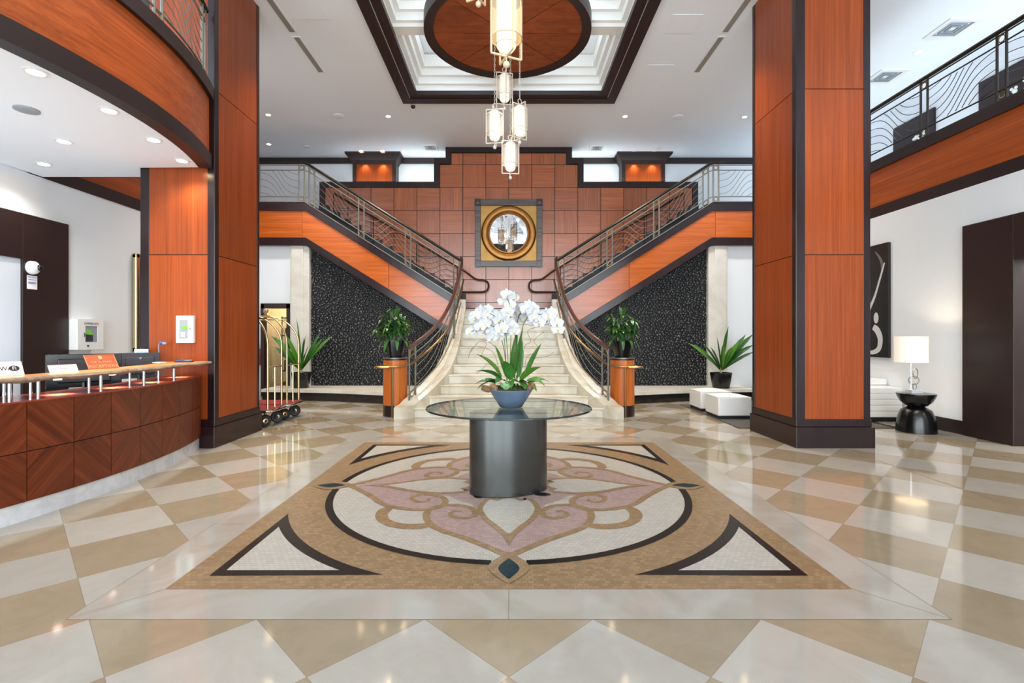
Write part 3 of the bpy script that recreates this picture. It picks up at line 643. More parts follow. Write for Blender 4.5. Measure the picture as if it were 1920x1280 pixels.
# ------------------------------------------------------------------ staircase
NS, RZ, TY, YS = 12, .175, .29, 8.8
CT = [(8.55, 1.97), (8.75, 1.86), (8.9, 1.765), (9.26, 1.543), (9.72, 1.342), (10.23, 1.238), (10.8, 1.183), (12.0, 1.15)]
CS = [(y, x) for y, x in [(p.x, p.y) for p in smooth_path([(a, b_, 0) for a, b_ in CT], 6)]]
HW = [(8.6, .12), (8.9, .19), (9.5, .2), (10.2, .17), (10.8, .13), (12, .11)]
cx_ = lambda y: interp(CS, y)
nose = lambda y: RZ+(y-YS)*RZ/TY
st = thing('staircase', 'cream marble centre stair rising to a landing between two curved kerbs', 'staircase', (0, 9.2, 0))
for i in range(NS):
    y0 = YS+TY*i; z1 = RZ*(i+1); w = cx_(y0)-.02 if i else 1.80
    b = MB(); b.box(-w, w, y0, 12.2, z1-RZ if i else 0, z1-.03); b.box(-w, w, y0-.022, 12.2, z1-.03, z1)
    b.build('step', 'stair', st, smooth=0, bevel=.008)
for s in (-1, 1):
    rings = []; ys = [8.62+i*(12.02-8.62)/40 for i in range(41)]
    for y in ys:
        c_ = cx_(y); h_ = interp(HW, y); zt = max(.2, nose(y)+.085)
        if y < 8.8: zt = .2+.04*(y-8.62)/.18
        if y < 8.7: h_ *= .55+.45*(y-8.62)/.08
        rings.append([(s*(c_-h_), y, 0), (s*(c_-h_), y, zt), (s*(c_+min(h_, .11)), y, zt), (s*(c_+min(h_, .11)), y, 0)])
    MB().loft(rings).build('kerb', 'stair', st, smooth=35)
    MB().box(min(s*1.04, s*1.27), max(s*1.04, s*1.27), 11.9, 12.1, 0, 2.33).build('kerb_end', 'stair', st, smooth=0, bevel=.01)
MB().box(-1.2, 1.2, 12.2, YB-.02, 1.85, 2.1).build('landing', 'dcarpet', st, smooth=0)
MB().box(-1.15, 1.15, YB-.045, YB-.02, 2.1, 2.2).build('skirting', 'dcarpet', st, smooth=0)
SLP = .63
ftop = lambda ax: min(MZ1, MZ1-SLP*(4.88-ax)); fbot = lambda ax: min(3.62, 3.62-SLP*(4.84-ax))
for s, lab in ((-1, 'left'), (1, 'right')):
    fl = thing('stair_flight', 'upper stair flight climbing to the %s, with orange wood side panel and dark trims' % lab, 'staircase', (s*3.0, 12.6, 2.1), 'upper stair flights')
    e0 = 1.22
    def strip(f0, f1, ya, yb, nm, mm, e=e0):
        xs = [e, 4.86, 6.7 if s > 0 else 6.4]
        poly = [(s*x, f0(x)) for x in xs]+[(s*x, f1(x)) for x in xs[::-1]]
        return MB().prism(poly, 'y', ya, yb).build(nm, mm, fl, smooth=0, bevel=.004)
    t1 = lambda x: ftop(x)-.19; t2 = lambda x: fbot(x)+.19
    strip(ftop, t1, 11.86, 12.05, 'upper_trim', 'dark'); strip(t2, fbot, 11.86, 12.05, 'lower_trim', 'dark')
    # wood panels along the slope, a joint part way
    for xa, xb in ((1.42, 2.88), (2.888, 4.95), (4.958, 6.7 if s > 0 else 6.4)):
        xs = [xa]+([4.86] if xa < 4.86 < xb else [])+[xb]
        poly = [(s*x, t1(x)) for x in xs]+[(s*x, t2(x)) for x in xs[::-1]]
        MB().prism(poly, 'y', 11.89, 12.0).build('side_panel', 'wood_h', fl, smooth=0)
    MB().prism([(s*1.22, ftop(1.22)), (s*1.42, ftop(1.42)), (s*1.42, fbot(1.42)), (s*1.22, fbot(1.22))], 'y', 11.855, 12.05).build('end_trim', 'dark', fl, smooth=0, bevel=.004)
    xs = [1.22, 4.88, 6.6 if s > 0 else 6.4]
    MB().prism([(s*x, ftop(x)+.022) for x in xs]+[(s*x, ftop(x)) for x in xs[::-1]], 'y', 11.84, 12.0).build('cap_strip', 'bronze', fl, smooth=0)
    bt = MB(); bs = MB()
    for k in range(14):
        xa = 1.15+.28*k; z = 2.1+.182*(k+1)
        bt.box(min(s*xa, s*(xa+.29)), max(s*xa, s*(xa+.29)), 12.0, YB-.02, z-.19, z)
        bs.box(min(s*xa, s*(xa+.28)), max(s*xa, s*(xa+.28)), YB-.06, YB-.022, z-.02, z+.30)
    bt.build('treads', 'dcarpet', fl, smooth=0); bs.build('stepped_skirting', 'dcarpet', fl, smooth=0)
    MB().box(min(s*4.9, s*5.1), max(s*4.9, s*5.1), 12.0, YB-.03, MZ1-.2, MZ1).build('top_step', 'dcarpet', fl, smooth=0)

# ------------------------------------------------------------------ balustrades
def balustrade(nm, lab, P, L, pairs, loc, group=None, flip=1, hgt=.965, hr='bronze_d', wave_rng=(.135, .77), hr_ext=None, nsample=40, waves=5, gap=.13, zmat='bronze'):
    """P(s) gives the foot point; pairs are the s of twin posts; scrollwork of flowing bars fills the bays"""
    t_ = thing(nm, lab, 'railing', loc, group)
    S = [L*i/nsample for i in range(nsample+1)]
    up = lambda s_, z: P(s_)+Vector((0, 0, z))
    MB().tube([up(s_, hgt-.02) for s_ in (S if not hr_ext else S)], .032, 8, sx=1.1).build('handrail', hr, t_)
    for z in (hgt-.075, hgt-.195, .135):
        MB().tube([up(s_, z) for s_ in S], .0125, 6).build('rail', zmat, t_)
    for s_ in pairs:
        for d in (-gap/2, gap/2):
            q = min(L, max(0, s_+d)); MB().tube([up(q, 0), up(q, hgt-.03)], .017, 6).build('post', zmat, t_)
        for z in (.075, hgt-.135):
            c_ = [up(min(L, max(0, s_+gap*.36*math.cos(a))), z+.045*math.sin(a)) for a in [2*pi*i/14 for i in range(14)]]
            MB().tube(c_, .008, 5, closed=True).build('ring', 'brass_d', t_)
    ends = [0]+list(pairs)+[L]
    for k in range(len(ends)-1):
        a, c_ = ends[k]+gap/2, ends[k+1]-gap/2
        if k == 0 and pairs and pairs[0] < .3 or c_-a < .3: continue
        if k == len(ends)-2 and L-ends[k] < .3: continue
        b = MB(); sg = flip if k % 2 == 0 else -flip; z0_, z1_ = wave_rng; n = waves*2
        for j in range(n):
            cc = -.75+2.5*(j+.5)/n; run = []
            for i in range(33):
                u = i/32; v = cc+.55*sg*math.tanh(4.2*(u-.5))
                if 0 <= v <= 1: run.append(up(a+(c_-a)*u, z0_+(z1_-z0_)*v))
                else:
                    if len(run) > 1: b.tube(run, .0055, 5)
                    run = []
            if len(run) > 1: b.tube(run, .0055, 5)
        b.build('scrollwork', zmat, t_)
    return t_
for s, lab in ((-1, 'left'), (1, 'right')):
    def Pc(q, s=s):
        y = 8.86+q; return Vector((s*cx_(y), y, nose(y)+.08))
    b_ = balustrade('stair_balustrade', 'curved bronze balustrade with red-brown handrail on the %s stair kerb' % lab, Pc, 3.16, (.08, 1.9), (s*1.5, 9.5, .3), 'centre stair balustrades', flip=-1, hr='rail_wood', waves=5)
    # handrail end sweeping up to meet the flight rail
    y = 12.02; top = Pc(3.16)+Vector((0, 0, .945))
    MB().tube(smooth_path([top, top+Vector((s*.0, .03, .06)), Vector((s*1.14, 11.99, 3.30)), Vector((s*1.16, 11.93, 3.36))], 5), .026, 8).build('handrail_bend', 'rail_wood', b_)
    def Pf(q, s=s):
        ax = 1.16+q; return Vector((s*ax, 11.93, ftop(ax)+.02))
    balustrade('flight_balustrade', 'bronze balustrade with flowing bars on the upper stair flight to the %s' % lab, Pf, 5.0, (.10, 1.265, 2.39, 3.575, 3.82, 4.9), (s*3, 11.93, 3), 'upper flight balustrades', flip=-1, nsample=60)
    # wall-side rail of the flight, ending in a loop over the landing
    wr = thing('wall_handrail', 'dark inner rail with looped end on the wood wall, %s side' % lab, 'railing', (s*2.8, 13.1, 2.5), 'inner stair rails')
    yy = 13.08; rail = [(s*4.62, yy, 5.22), (s*1.33, yy, 3.27)]
    loop = smooth_path([(s*1.33, yy, 3.27), (s*1.1, yy, 3.12), (s*.92, yy, 2.985), (s*.80, yy, 2.94), (s*.66, yy, 2.93), (s*.56, yy, 2.87), (s*.535, yy, 2.77), (s*.57, yy, 2.67), (s*.68, yy, 2.62), (s*.9, yy, 2.615), (s*1.3, yy, 2.615)], 5)
    MB().tube([rail[0]]+loop, .024, 8).build('handrail', 'bronze_d', wr)
    MB().tube([(s*4.62, yy, 4.62), (s*1.35, yy, 2.68)], .010, 6).build('rail', 'bronze_d', wr)
    for xx in (4.62, 3.57, 2.43, 1.36):
        zt = 3.27+(xx-1.33)*.593; zf = 2.1+.182*(math.floor((xx-1.15)/.28)+1)
        MB().tube([(s*xx, yy, zf), (s*xx, yy, zt)], .014, 6).build('post', 'bronze_d', wr)
    b = MB()
    for k, (xa, xb) in enumerate(((1.36, 2.43), (2.43, 3.57), (3.57, 4.62))):
        for j in range(9):
            cc = -.6+2.2*(j+.5)/9; run = []
            for i in range(25):
                u = i/24; v = cc+.5*(1 if k % 2 else -1)*math.tanh(4*(u-.5)); xx = xa+(xb-xa)*u
                if 0 <= v <= 1: run.append((s*xx, yy, 2.68+(xx-1.35)*.593+.56*v))
                else:
                    if len(run) > 1: b.tube(run, .006, 5)
                    run = []
            if len(run) > 1: b.tube(run, .006, 5)
    b.build('scrollwork', 'bronze_d', wr)
    # lower brass-coloured rail with floor post
    hr_ = thing('lower_handrail', 'slim low brass handrail at the %s foot of the centre stair' % lab, 'handrail', (s*2.07, 8.8, 0), 'low brass handrails')
    pts = [Vector((s*(cx_(y)-.07), y, nose(y)+.76)) for y in [11.9-i*.15 for i in range(20)]]
    pts = [Vector((s*(cx_(y)-.07), y, nose(y)+.76)) for y in [11.9-i*(11.9-9.05)/22 for i in range(23)]]
    pts += smooth_path([(s*1.76, 8.9, .945), (s*1.95, 8.80, .91), (s*2.15, 8.79, .905), (s*2.30, 8.78, .905), (s*2.345, 8.72, .905), (s*2.28, 8.68, .905), (s*2.1, 8.69, .905)], 5)
    MB().tube(pts, .021, 8).build('rail', 'brass_d', hr_)
    MB().tube([(s*2.07, 8.795, 0), (s*2.07, 8.795, .90)], .017, 8).build('post', 'brass_d', hr_)
    for y in (9.6, 10.8, 11.6):
        MB().tube([(s*cx_(y), y, nose(y)+.66), (s*(cx_(y)-.07), y, nose(y)+.70), (s*(cx_(y)-.07), y, nose(y)+.745)], .008, 6).build('bracket', 'brass_d', hr_)
# upper gallery railings
def Pr(q): return Vector((6.70, 3.0+q, MZ1+.01))
balustrade('gallery_railing', 'dark railing with flowing bars along the right upper gallery', Pr, 8.85, (.0+1.19, 2.45, 3.74, 5.0, 6.27, 7.53, 8.8), (6.7, 7.0, MZ1), hr='bronze_d', zmat='bronze_d', flip=1, nsample=20, waves=6)
def Pl(q):
    a = R(19.6)-q/AR; return Vector((AC[0]+(AR-.03)*math.cos(a), AC[1]+(AR-.03)*math.sin(a), 4.685))
balustrade('gallery_railing', 'curved dark railing with flowing bars on the balcony over the desk', Pl, 4.8, (.12, 1.28, 2.45, 3.62, 4.7), (-3.6, 4.8, 4.68), hr='bronze_d', zmat='bronze', flip=-1, nsample=40, waves=6)
# ------------------------------------------------------------------ round mirror
mr = thing('wall_mirror', 'round gilt-ringed mirror in a square grey frame on the tiled wood wall', 'mirror', (-.02, YB, 4.19))
mx, mz, hw_ = -.005, 4.195, .895; my = YB-.02
TILT = Matrix.Translation((mx, my, mz)) @ Matrix.Rotation(R(1.5), 4, 'X') @ Matrix.Translation((-mx, -my, -mz))
def mbuild(b, *a, **k): b.xf(TILT); return b.build(*a, **k)
b = MB()
for p in ((mx-hw_, mx+hw_, mz+hw_-.165, mz+hw_), (mx-hw_, mx+hw_, mz-hw_, mz-hw_+.165), (mx-hw_, mx-hw_+.15, mz-hw_+.165, mz+hw_-.165), (mx+hw_-.15, mx+hw_, mz-hw_+.165, mz+hw_-.165)):
    b.box(p[0], p[1], my-.09, my, p[2], p[3])
mbuild(b, 'frame', 'pewter_wood', mr, smooth=0, bevel=.012)
b = MB(); bt = MB()
for sx in (-1, 1):
    for sz in (-1, 1):
        cx, cz = mx+sx*(hw_-.075), mz+sz*(hw_-.08)
        b.box(cx-.08, cx+.08, my-.105, my-.05, cz-.085, cz+.085)
        bt.prism([(cx-.055, cz-.05), (cx+.055, cz-.05), (cx, cz+.04)], 'y', my-.112, my-.1)
o = mbuild(b, 'corner_block', 'dark', mr, smooth=0); mbuild(bt, 'corner_motif', 'pewter_wood', o, smooth=0)
b = MB(); b.box(mx-hw_+.1, mx+hw_-.1, my-.03, my, mz-hw_+.1, mz+hw_-.1); mbuild(b, 'gold_panel', 'gold_leaf', mr, smooth=0)
def yl(prof, c, n=64):      # lathe about the y axis, prof = (radius, depth towards the hall)
    b = MB(); b.lathe([(r, z) for r, z in prof], (0, 0, 0), n); b.xf(Matrix.Translation(c) @ Matrix.Rotation(R(90), 4, 'X')); return b
mbuild(yl([(.735, .03), (.73, .07), (.69, .125), (.62, .14), (.57, .125), (.545, .10), (.535, .115), (.51, .12), (.50, .09), (.50, .03)], (mx, my, mz)), 'ring', 'gold_ring', mr)
mbuild(yl([(.50, .05), (.0001, .05)], (mx, my, mz)), 'mirror_glass', 'mirror', mr)

# ------------------------------------------------------------------ lanterns
def lantern(mats, lab, loc, top, chain_mat=None, rot=.4):
    t_ = thing('pendant_lantern', lab, 'pendant lamp', loc, 'hanging lanterns', rot, local=True)
    # local origin: finial ball at the foot
    for a in (0, pi/2):
        b = MB(); c_, s_ = math.cos(a), math.sin(a); w = .142
        P = lambda u, z: Vector((u*c_, u*s_, z))
        for p, q in ((P(-w, .07), P(w, .07)), (P(-w, .625), P(w, .625)), (P(-w, .07), P(-w, .625)), (P(w, .07), P(w, .625))): b.bar(p, q, .014, .014)
        b.build('frame', mats[2], t_, smooth=0)
    b = MB(); n = 32; vs = [(.132*math.cos(2*pi*i/n), .132*math.sin(2*pi*i/n), z) for z in (.22, .53) for i in range(n)]
    b.add(vs, [(i, (i+1) % n, n+(i+1) % n, n+i) for i in range(n)]); b.build('mesh_shade', mats[0], t_)
    for z in (.22, .53): MB().tube([(.134*math.cos(2*pi*i/28), .134*math.sin(2*pi*i/28), z) for i in range(28)], .007, 6, closed=True).build('hoop', mats[2], t_)
    MB().lathe([(.02, .105), (.06, .12), (.082, .15), (.085, .17), (.085, .565), (.07, .585)], (0, 0, 0), 24).build('glowing_core', mats[1], t_)
    MB().tube([(.087*math.cos(2*pi*i/24), .087*math.sin(2*pi*i/24), .17) for i in range(24)], .005, 6, closed=True).build('hoop', mats[2], t_)
    b = MB(); b.ball((0, 0, 0), .031, 14); b.tube([(0, 0, .02), (0, 0, .075)], .007, 6); b.build('finial', mats[2], t_)
    b = MB(); b.tube(smooth_path([(0, 0, .62), (.035, 0, .66), (.03, 0, .70), (0, 0, .72), (-.03, 0, .70), (-.035, 0, .66), (0, 0, .63)], 4), .007, 6); b.build('hook', mats[2], t_)
    b = MB(); z = .72; k = 0
    while z < top-loc[2]-.02:
        L_ = min(.05, top-loc[2]-z); hx = .011
        ring = [(hx*math.cos(a)*(1 if k % 2 else 0), hx*math.cos(a)*(0 if k % 2 else 1), z+L_/2+.029*math.sin(a)) for a in [2*pi*i/8 for i in range(8)]]
        b.tube(ring, .0032, 4, closed=True); z += .046; k += 1
    b.build('chain', mats[2], t_)
    return t_
W_ = ('veil', 'glow', 'cream_metal'); K_ = ('veil2', 'glow2', 'pale_metal')
Lf = lambda x, y, Y: (px(x, Y), Y, pz(y, Y))
lantern(W_, 'large-looking golden lantern hanging nearest, at the very top of the picture', Lf(949.5, 121, 4.3), CZ, rot=.42)
lantern(W_, 'lantern at the top edge of which only the foot and ball finial show', Lf(897, 8, 5.25), CZ, rot=1.1)
lantern(K_, 'small white lantern hanging uppermost of the far four, just below the golden one', Lf(946, 203, 8.75), 6.51, rot=.2)
lantern(K_, 'small white lantern hanging leftmost of the far four', Lf(927.5, 276, 8.15), 6.51, rot=-.15)
lantern(K_, 'small white lantern hanging rightmost of the far four', Lf(974.5, 267, 8.2), 6.51, rot=.65)
lantern(K_, 'small white lantern hanging lowest of the far four, in front of the wood wall', Lf(957, 333, 8.4), 6.51, rot=.1)
for p in ((0, 4.3, 4.35), (-.3, 5.25, 5.5)): lamp('lantern_light', 'POINT', (p[0], p[1]-.0, p[2]), 12, WARM, .09)
for p in ((0, 8.4, 4.45), (-.2, 8.1, 4.9)): lamp('lantern_light', 'POINT', p, 20, WARM, .1)

# ------------------------------------------------------------------ table with orchids
TC = Vector((0, 4.80, 0))
tb = thing('centre_table', 'round glass-topped table on a dark pewter drum standing on the mosaic', 'table', TC)
GZ = .765
b = MB(); b.lathe([(.795, GZ-.016), (.795, GZ)], (0, 4.82, 0), 72, sy=.90); b.build('glass_top', 'glass', tb)
b = MB(); n = 72; pr = [(.796, GZ-.017), (.801, GZ-.012), (.801, GZ-.004), (.796, GZ+.001)]
vs = [(r*math.cos(2*pi*i/n), 4.82+.9*r*math.sin(2*pi*i/n), z) for r, z in pr for i in range(n)]
b.add(vs, [(k*n+i, k*n+(i+1) % n, (k+1)*n+(i+1) % n, (k+1)*n+i) for k in range(3) for i in range(n)]); b.build('glass_edge', 'glass_edge', tb)
b = MB(); b.lathe([(1, .012), (1, GZ-.018), (.985, GZ-.018)], (0, 4.66, 0), 72, sx=.375, sy=.215, rot=R(17)); b.build('drum_base', 'steel', tb)
b = MB(); b.lathe([(.99, 0.0062), (.99, .012)], (0, 4.66, 0), 48, sx=.375, sy=.215, rot=R(17)); b.build('foot', 'blackm', tb)

orc = thing('orchid_arrangement', 'white orchids with succulents and pine cones in a blue-grey bowl on the glass table', 'potted orchid', (.02, 4.80, GZ))
bc = Vector((.02, 4.80, GZ))
b = MB(); b.lathe([(.10, 0.001), (.108, .004), (.16, .085), (.213, .172), (.208, .176), (.2, .168), (.05, .13), (.0001, .13)], bc, 48); b.build('bowl', 'bowl', orc)
b = MB(); b.lathe([(.195, .165), (.14, .195), (.0001, .215)], bc, 24); b.build('moss', 'soil', orc)
def leaf_blade(b, p0, d0, length, width, droop, seg=7, mi=0, fold=.25, twist=0.0, shape=None, face=0.0):
    """curved blade: starts at p0 heading d0 and bends down by droop"""
    p = Vector(p0); d = Vector(d0).normalized(); st_ = length/seg; rows = []
    side0 = d.cross(Vector((0, 0, 1)))
    side0 = side0.normalized() if side0.length > .05 else Vector((1, 0, 0))
    if face: side0 = Matrix.Rotation(face, 3, d) @ side0
    for i in range(seg+1):
        t = i/seg; w = width*(shape(t) if shape else math.sin(pi*min(1, .08+t*.92))**.8*(1-.15*t))/2
        if i == seg: w = .0008
        side = (Matrix.Rotation(twist*t, 3, d) @ side0); nrm = side.cross(d).normalized()
        rows.append([p-side*w+nrm*w*fold, p.copy(), p+side*w+nrm*w*fold])
        d = (d+Vector((0, 0, -1))*droop/seg).normalized(); p = p+d*st_
    vs = [q for r_ in rows for q in r_]; fs = []
    for i in range(seg):
        for j in (0, 1): fs.append((i*3+j, i*3+j+1, i*3+j+4, i*3+j+3))
    b.add(vs, fs, mi)
# flower heads: five petals and a lip, one shared mesh
def flower_mesh():
    b = MB()
    def petal(ang, L_, w, cup):
        rows = []
        for i in range(6):
            t = i/5; ww = w*math.sin(pi*min(.97, .12+.88*t))**.7/2; r = .006+L_*t; z = cup*t*t
            rows.append([(r, -ww, z+.25*ww), (r, -ww*.5, z), (r, 0, z-.002), (r, ww*.5, z), (r, ww, z+.25*ww)])
        vs = [Matrix.Rotation(ang, 3, 'Z') @ Vector(p) for r_ in rows for p in r_]
        b.add(vs, [(i*5+j, i*5+j+1, i*5+j+6, i*5+j+5) for i in range(5) for j in range(4)])
    for a, L_, w in ((R(90), .048, .036), (R(215), .046, .034), (R(325), .046, .034)): petal(a, L_, w, .004)
    for a in (R(12), R(168)): petal(a, .052, .062, .010)
    b.lathe([(.004, 0), (.012, .006), (.007, .018), (.0001, .024)], (0, -.006, 0), 8, 1)
    return b
fm = flower_mesh().build('flower', ['petal', 'lip'], orc, recalc=False); fm_me = fm.data
fl_mats = []
def place_flower(p, facing, sc, first=[True]):
    o = fm if first[0] else fm.copy()
    if not first[0]: COL.objects.link(o)
    first[0] = False
    f_ = Vector(facing).normalized(); q = f_.to_track_quat('Z', 'Y')
    o.parent = orc; o.matrix_parent_inverse = Matrix.Translation(-orc.location)
    o.location = p; o.rotation_mode = 'QUATERNION'; o.rotation_quaternion = q; o.scale = (sc,)*3
rr = random.Random(5)
of = lambda x, y, Y=4.80: Vector((px(x, Y), Y, pz(y, Y)))
sprays = [  # stem polyline in the photo, with depth, then flowers (x, y)
    ([(955, 715), (958, 640), (957, 580), (951, 560)], 4.80, [(950, 553), (962, 558), (943, 566), (957, 572), (953, 584)]),
    ([(950, 715), (946, 640), (938, 606), (920, 588), (898, 584)], 4.74, [(915, 580), (903, 583), (893, 592), (888, 598), (912, 592), (925, 588)]),
    ([(952, 715), (944, 650), (930, 615), (905, 610), (884, 622)], 4.68, [(912, 606), (900, 612), (892, 617), (883, 622), (905, 620), (922, 622), (921, 632)]),
    ([(955, 715), (950, 640), (945, 605), (938, 600)], 4.66, [(943, 594), (935, 600), (950, 604), (941, 616), (946, 613), (937, 622), (944, 630), (933, 606), (960, 612), (963, 620)]),
    ([(975, 715), (976, 640), (985, 600), (1005, 590), (1030, 592), (1046, 616)], 4.72, [(988, 580), (996, 584), (1000, 596), (1010, 590), (1018, 598), (1012, 604), (1024, 588), (1030, 594), (1038, 602), (1043, 610), (1046, 618), (1034, 586), (1044, 605)]),
    ([(970, 715), (968, 640), (972, 595), (990, 578)], 4.90, [(975, 582), (985, 576), (993, 573), (980, 590), (1000, 578), (970, 590), (976, 600), (985, 596), (1003, 604)]),
]
for line, Y, fls in sprays:
    MB().tube(smooth_path([of(x, y, Y if i else 4.8) for i, (x, y) in enumerate(line)], 6), .0035, 6).build('stem', 'leaf2', orc)
    for x, y in fls:
        p = of(x, y, Y+rr.uniform(-.04, .04))
        place_flower(p, (rr.uniform(-.7, .7), -1, rr.uniform(-.25, .45)), rr.uniform(1.04, 1.24))
for x0, x1, yt in ((954, 957, 640), (977, 981, 640), (967, 965, 610)):
    MB().tube([of(x0, 715), of(x1, yt)], .004, 6).build('cane', 'stake', orc)
b = MB()
for line in (([930, 700], [925, 680], [905, 668], [912, 645], [900, 640], [882, 662]), ([938, 700], [930, 668], [918, 655], [890, 650], [878, 672]), ([944, 690], [936, 660], [920, 642], [903, 636]),
             ([985, 700], [988, 670], [1004, 660], [1010, 650], [1000, 638], [1020, 622]), ([980, 690], [985, 650], [995, 640], [990, 620], [1012, 612]), ([928, 690], [915, 682], [905, 690], [893, 700]),
             ([965, 690], [966, 620], [969, 580], [966, 548]), ([983, 695], [1003, 672], [1025, 668], [1040, 660])):
    Yq = rr.uniform(4.7, 4.9); b.tube(smooth_path([of(x+rr.uniform(-2, 2), y, Yq) for x, y in line], 4), .0022, 5)
b.build('twigs', 'twig', orc)
spec = [((948, 706), (-.25, -.1, 1), .33, .055, .5), ((960, 706), (.1, 0, 1), .46, .06, .25), ((972, 706), (.05, -.1, 1), .42, .06, .15), ((940, 706), (-.5, .1, .9), .34, .05, .9), ((985, 706), (.35, 0, 1), .36, .05, .5),
        ((935, 716), (-1, -.5, .45), .24, .085, 1.2), ((975, 716), (.9, -.7, .35), .22, .09, 1.3), ((955, 716), (.1, -1, .55), .2, .08, 1.4), ((945, 714), (-.4, -.9, .7), .2, .07, 1.2), ((988, 714), (1, -.2, .5), .2, .075, 1.4), ((965, 714), (.5, .8, .8), .25, .07, 1), ((940, 712), (-.8, -.2, .8), .28, .085, .9), ((978, 712), (.6, -.4, .9), .26, .085, .8), ((958, 712), (-.2, -.5, 1), .26, .08, .7), ((930, 718), (-.9, .3, .5), .24, .08, 1.1), ((992, 718), (.8, .4, .6), .24, .08, 1.1), ((970, 716), (.4, -1, .4), .2, .085, 1.2), ((965, 708), (.15, -.2, 1), .5, .062, .1)]
for k, (pp, d_, L_, w_, dr) in enumerate(spec):
    b = MB(); leaf_blade(b, of(*pp), d_, L_, w_*1.35, dr, 8, face=(.9 if k < 5 else .35)*(1 if k % 2 else -1)); b.build('leaf', 'leaf' if k % 3 else 'leaf3', orc)
b = MB()
for q in range(3):
    for i in range(8-q):
        a = 2*pi*i/(8-q)+q*.4; leaf_blade(b, bc+Vector((-.045, -.14, .175)), (math.cos(a)*(1-.28*q), math.sin(a)*(1-.28*q)-.25, .45+.5*q), .095-.014*q, .055, -.6, 5, fold=.4)
b.build('succulent', 'pale_leaf', orc)
b = MB(); r2 = random.Random(9)
for i in range(80):
    a = r2.uniform(0, 2*pi); r = .19*math.sqrt(r2.random()); a2 = r2.uniform(0, 2*pi)
    leaf_blade(b, bc+Vector((r*math.cos(a), r*math.sin(a), .185+.03*(1-r/.19))), (math.cos(a2), math.sin(a2), r2.uniform(.3, 1.3)), r2.uniform(.04, .085), r2.uniform(.02, .034), .9, 4, mi=r2.choice((0, 0, 1)))
b.build('ground_foliage', ['leaf', 'leaf2'], orc, recalc=False)
def pine_cone(p, tilt):
    b = MB(); k = 0
    b.ball((0, 0, .045), .024, 10, sz=1.9)
    for lv in range(8):
        z = .008+.011*lv; r = .036*math.sin(pi*(.22+.68*lv/8))
        for i in range(9):
            a = 2*pi*(i+.5*(lv % 2))/9; leaf_blade(b, (r*.5*math.cos(a), r*.5*math.sin(a), z), (math.cos(a), math.sin(a), .5), .026, .02, -.5, 3, fold=.2)
    b.xf(Matrix.Translation(p) @ Euler(tilt).to_matrix().to_4x4()); return b.build('pine_cone', 'cone', orc)
pine_cone(bc+Vector((-.135, -.12, .165)), (R(-50), R(-40), 0)); pine_cone(bc+Vector((-.185, -.05, .165)), (R(-20), R(-75), 0)); pine_cone(bc+Vector((.15, -.09, .17)), (R(-30), R(50), 0))

# ------------------------------------------------------------------ pedestals with leafy plants
for s, lab in ((-1, 'left'), (1, 'right')):
    c_ = Vector((s*2.08, 9.10, 0))
    ped = thing('pedestal', 'round warm-lit wood pedestal with dark base at the %s foot of the stair' % lab, 'pedestal', c_, 'pedestals by the stair')
    MB().lathe([(.219, .2), (.219, 1.015)], c_, 40).build('body', 'wood_lit', ped); MB().lathe([(.223, 0), (.223, .2)], c_, 40).build('base', 'dark', ped)
    MB().lathe([(.224, 1.015), (.224, 1.045)], c_, 40).build('collar', 'darkm', ped); MB().lathe([(.228, 1.045), (.228, 1.06), (.0001, 1.06)], c_, 40).build('top', 'bronze', ped)
    pl = thing('potted_plant', 'bushy green plant in a black pot on the %s pedestal' % lab, 'potted plant', c_+Vector((0, 0, 1.06)), 'bushy plants on the pedestals')
    pot = c_+Vector((0, 0, 1.061))
    b = MB(); b.lathe([(.11, 0), (.12, .006), (.175, .30), (.175, .315), (.16, .315), (.15, .27), (.0001, .27)], pot, 32, sq=.55, rot=R(20)); b.build('pot', 'black', pl)
    MB().lathe([(.14, .275), (.0001, .285)], pot, 16).build('soil', 'soil', pl)
    rr = random.Random(20+s); b = MB(); bst = MB()
    for i in range(30):
        a = rr.uniform(0, 2*pi); r = rr.uniform(.05, .34); hgt = rr.uniform(.38, .80)*(1-.42*(r/.34)**1.5)+.05
        p0 = pot+Vector((.08*math.cos(a), .08*math.sin(a), .27)); p1 = pot+Vector((r*math.cos(a), r*math.sin(a)*.9, .27+hgt*.78))
        bst.tube([p0, (p0+p1)/2+Vector((0, 0, .05)), p1], .004, 5)
        for j in range(9):
            t = .25+.75*rr.random(); q = p0.lerp(p1, t)+Vector((0, 0, .05*math.sin(pi*t))); aa = a+rr.uniform(-1.5, 1.5)
            leaf_blade(b, q, (math.cos(aa), math.sin(aa), rr.uniform(-.1, .9)), rr.uniform(.13, .24), rr.uniform(.042, .066), rr.uniform(.9, 2.1), 6, mi=rr.choice((0, 0, 1)))
    for i in range(10):
        a = 2*pi*i/10+rr.uniform(-.2, .2); leaf_blade(b, pot+Vector((.14*math.cos(a), .14*math.sin(a), .33)), (math.cos(a), math.sin(a), .3), rr.uniform(.26, .36), .07, 2.8, 7, mi=rr.choice((0, 1)))
    for i in range(5):
        a = rr.uniform(0, 2*pi); leaf_blade(b, pot+Vector((.03*math.cos(a), .03*math.sin(a), .75)), (.35*math.cos(a), .35*math.sin(a), 1), rr.uniform(.16, .24), .06, .4, 6)
    b.build('foliage', ['leaf2', 'leaf'], pl, recalc=False); bst.build('stem', 'leaf2', pl)

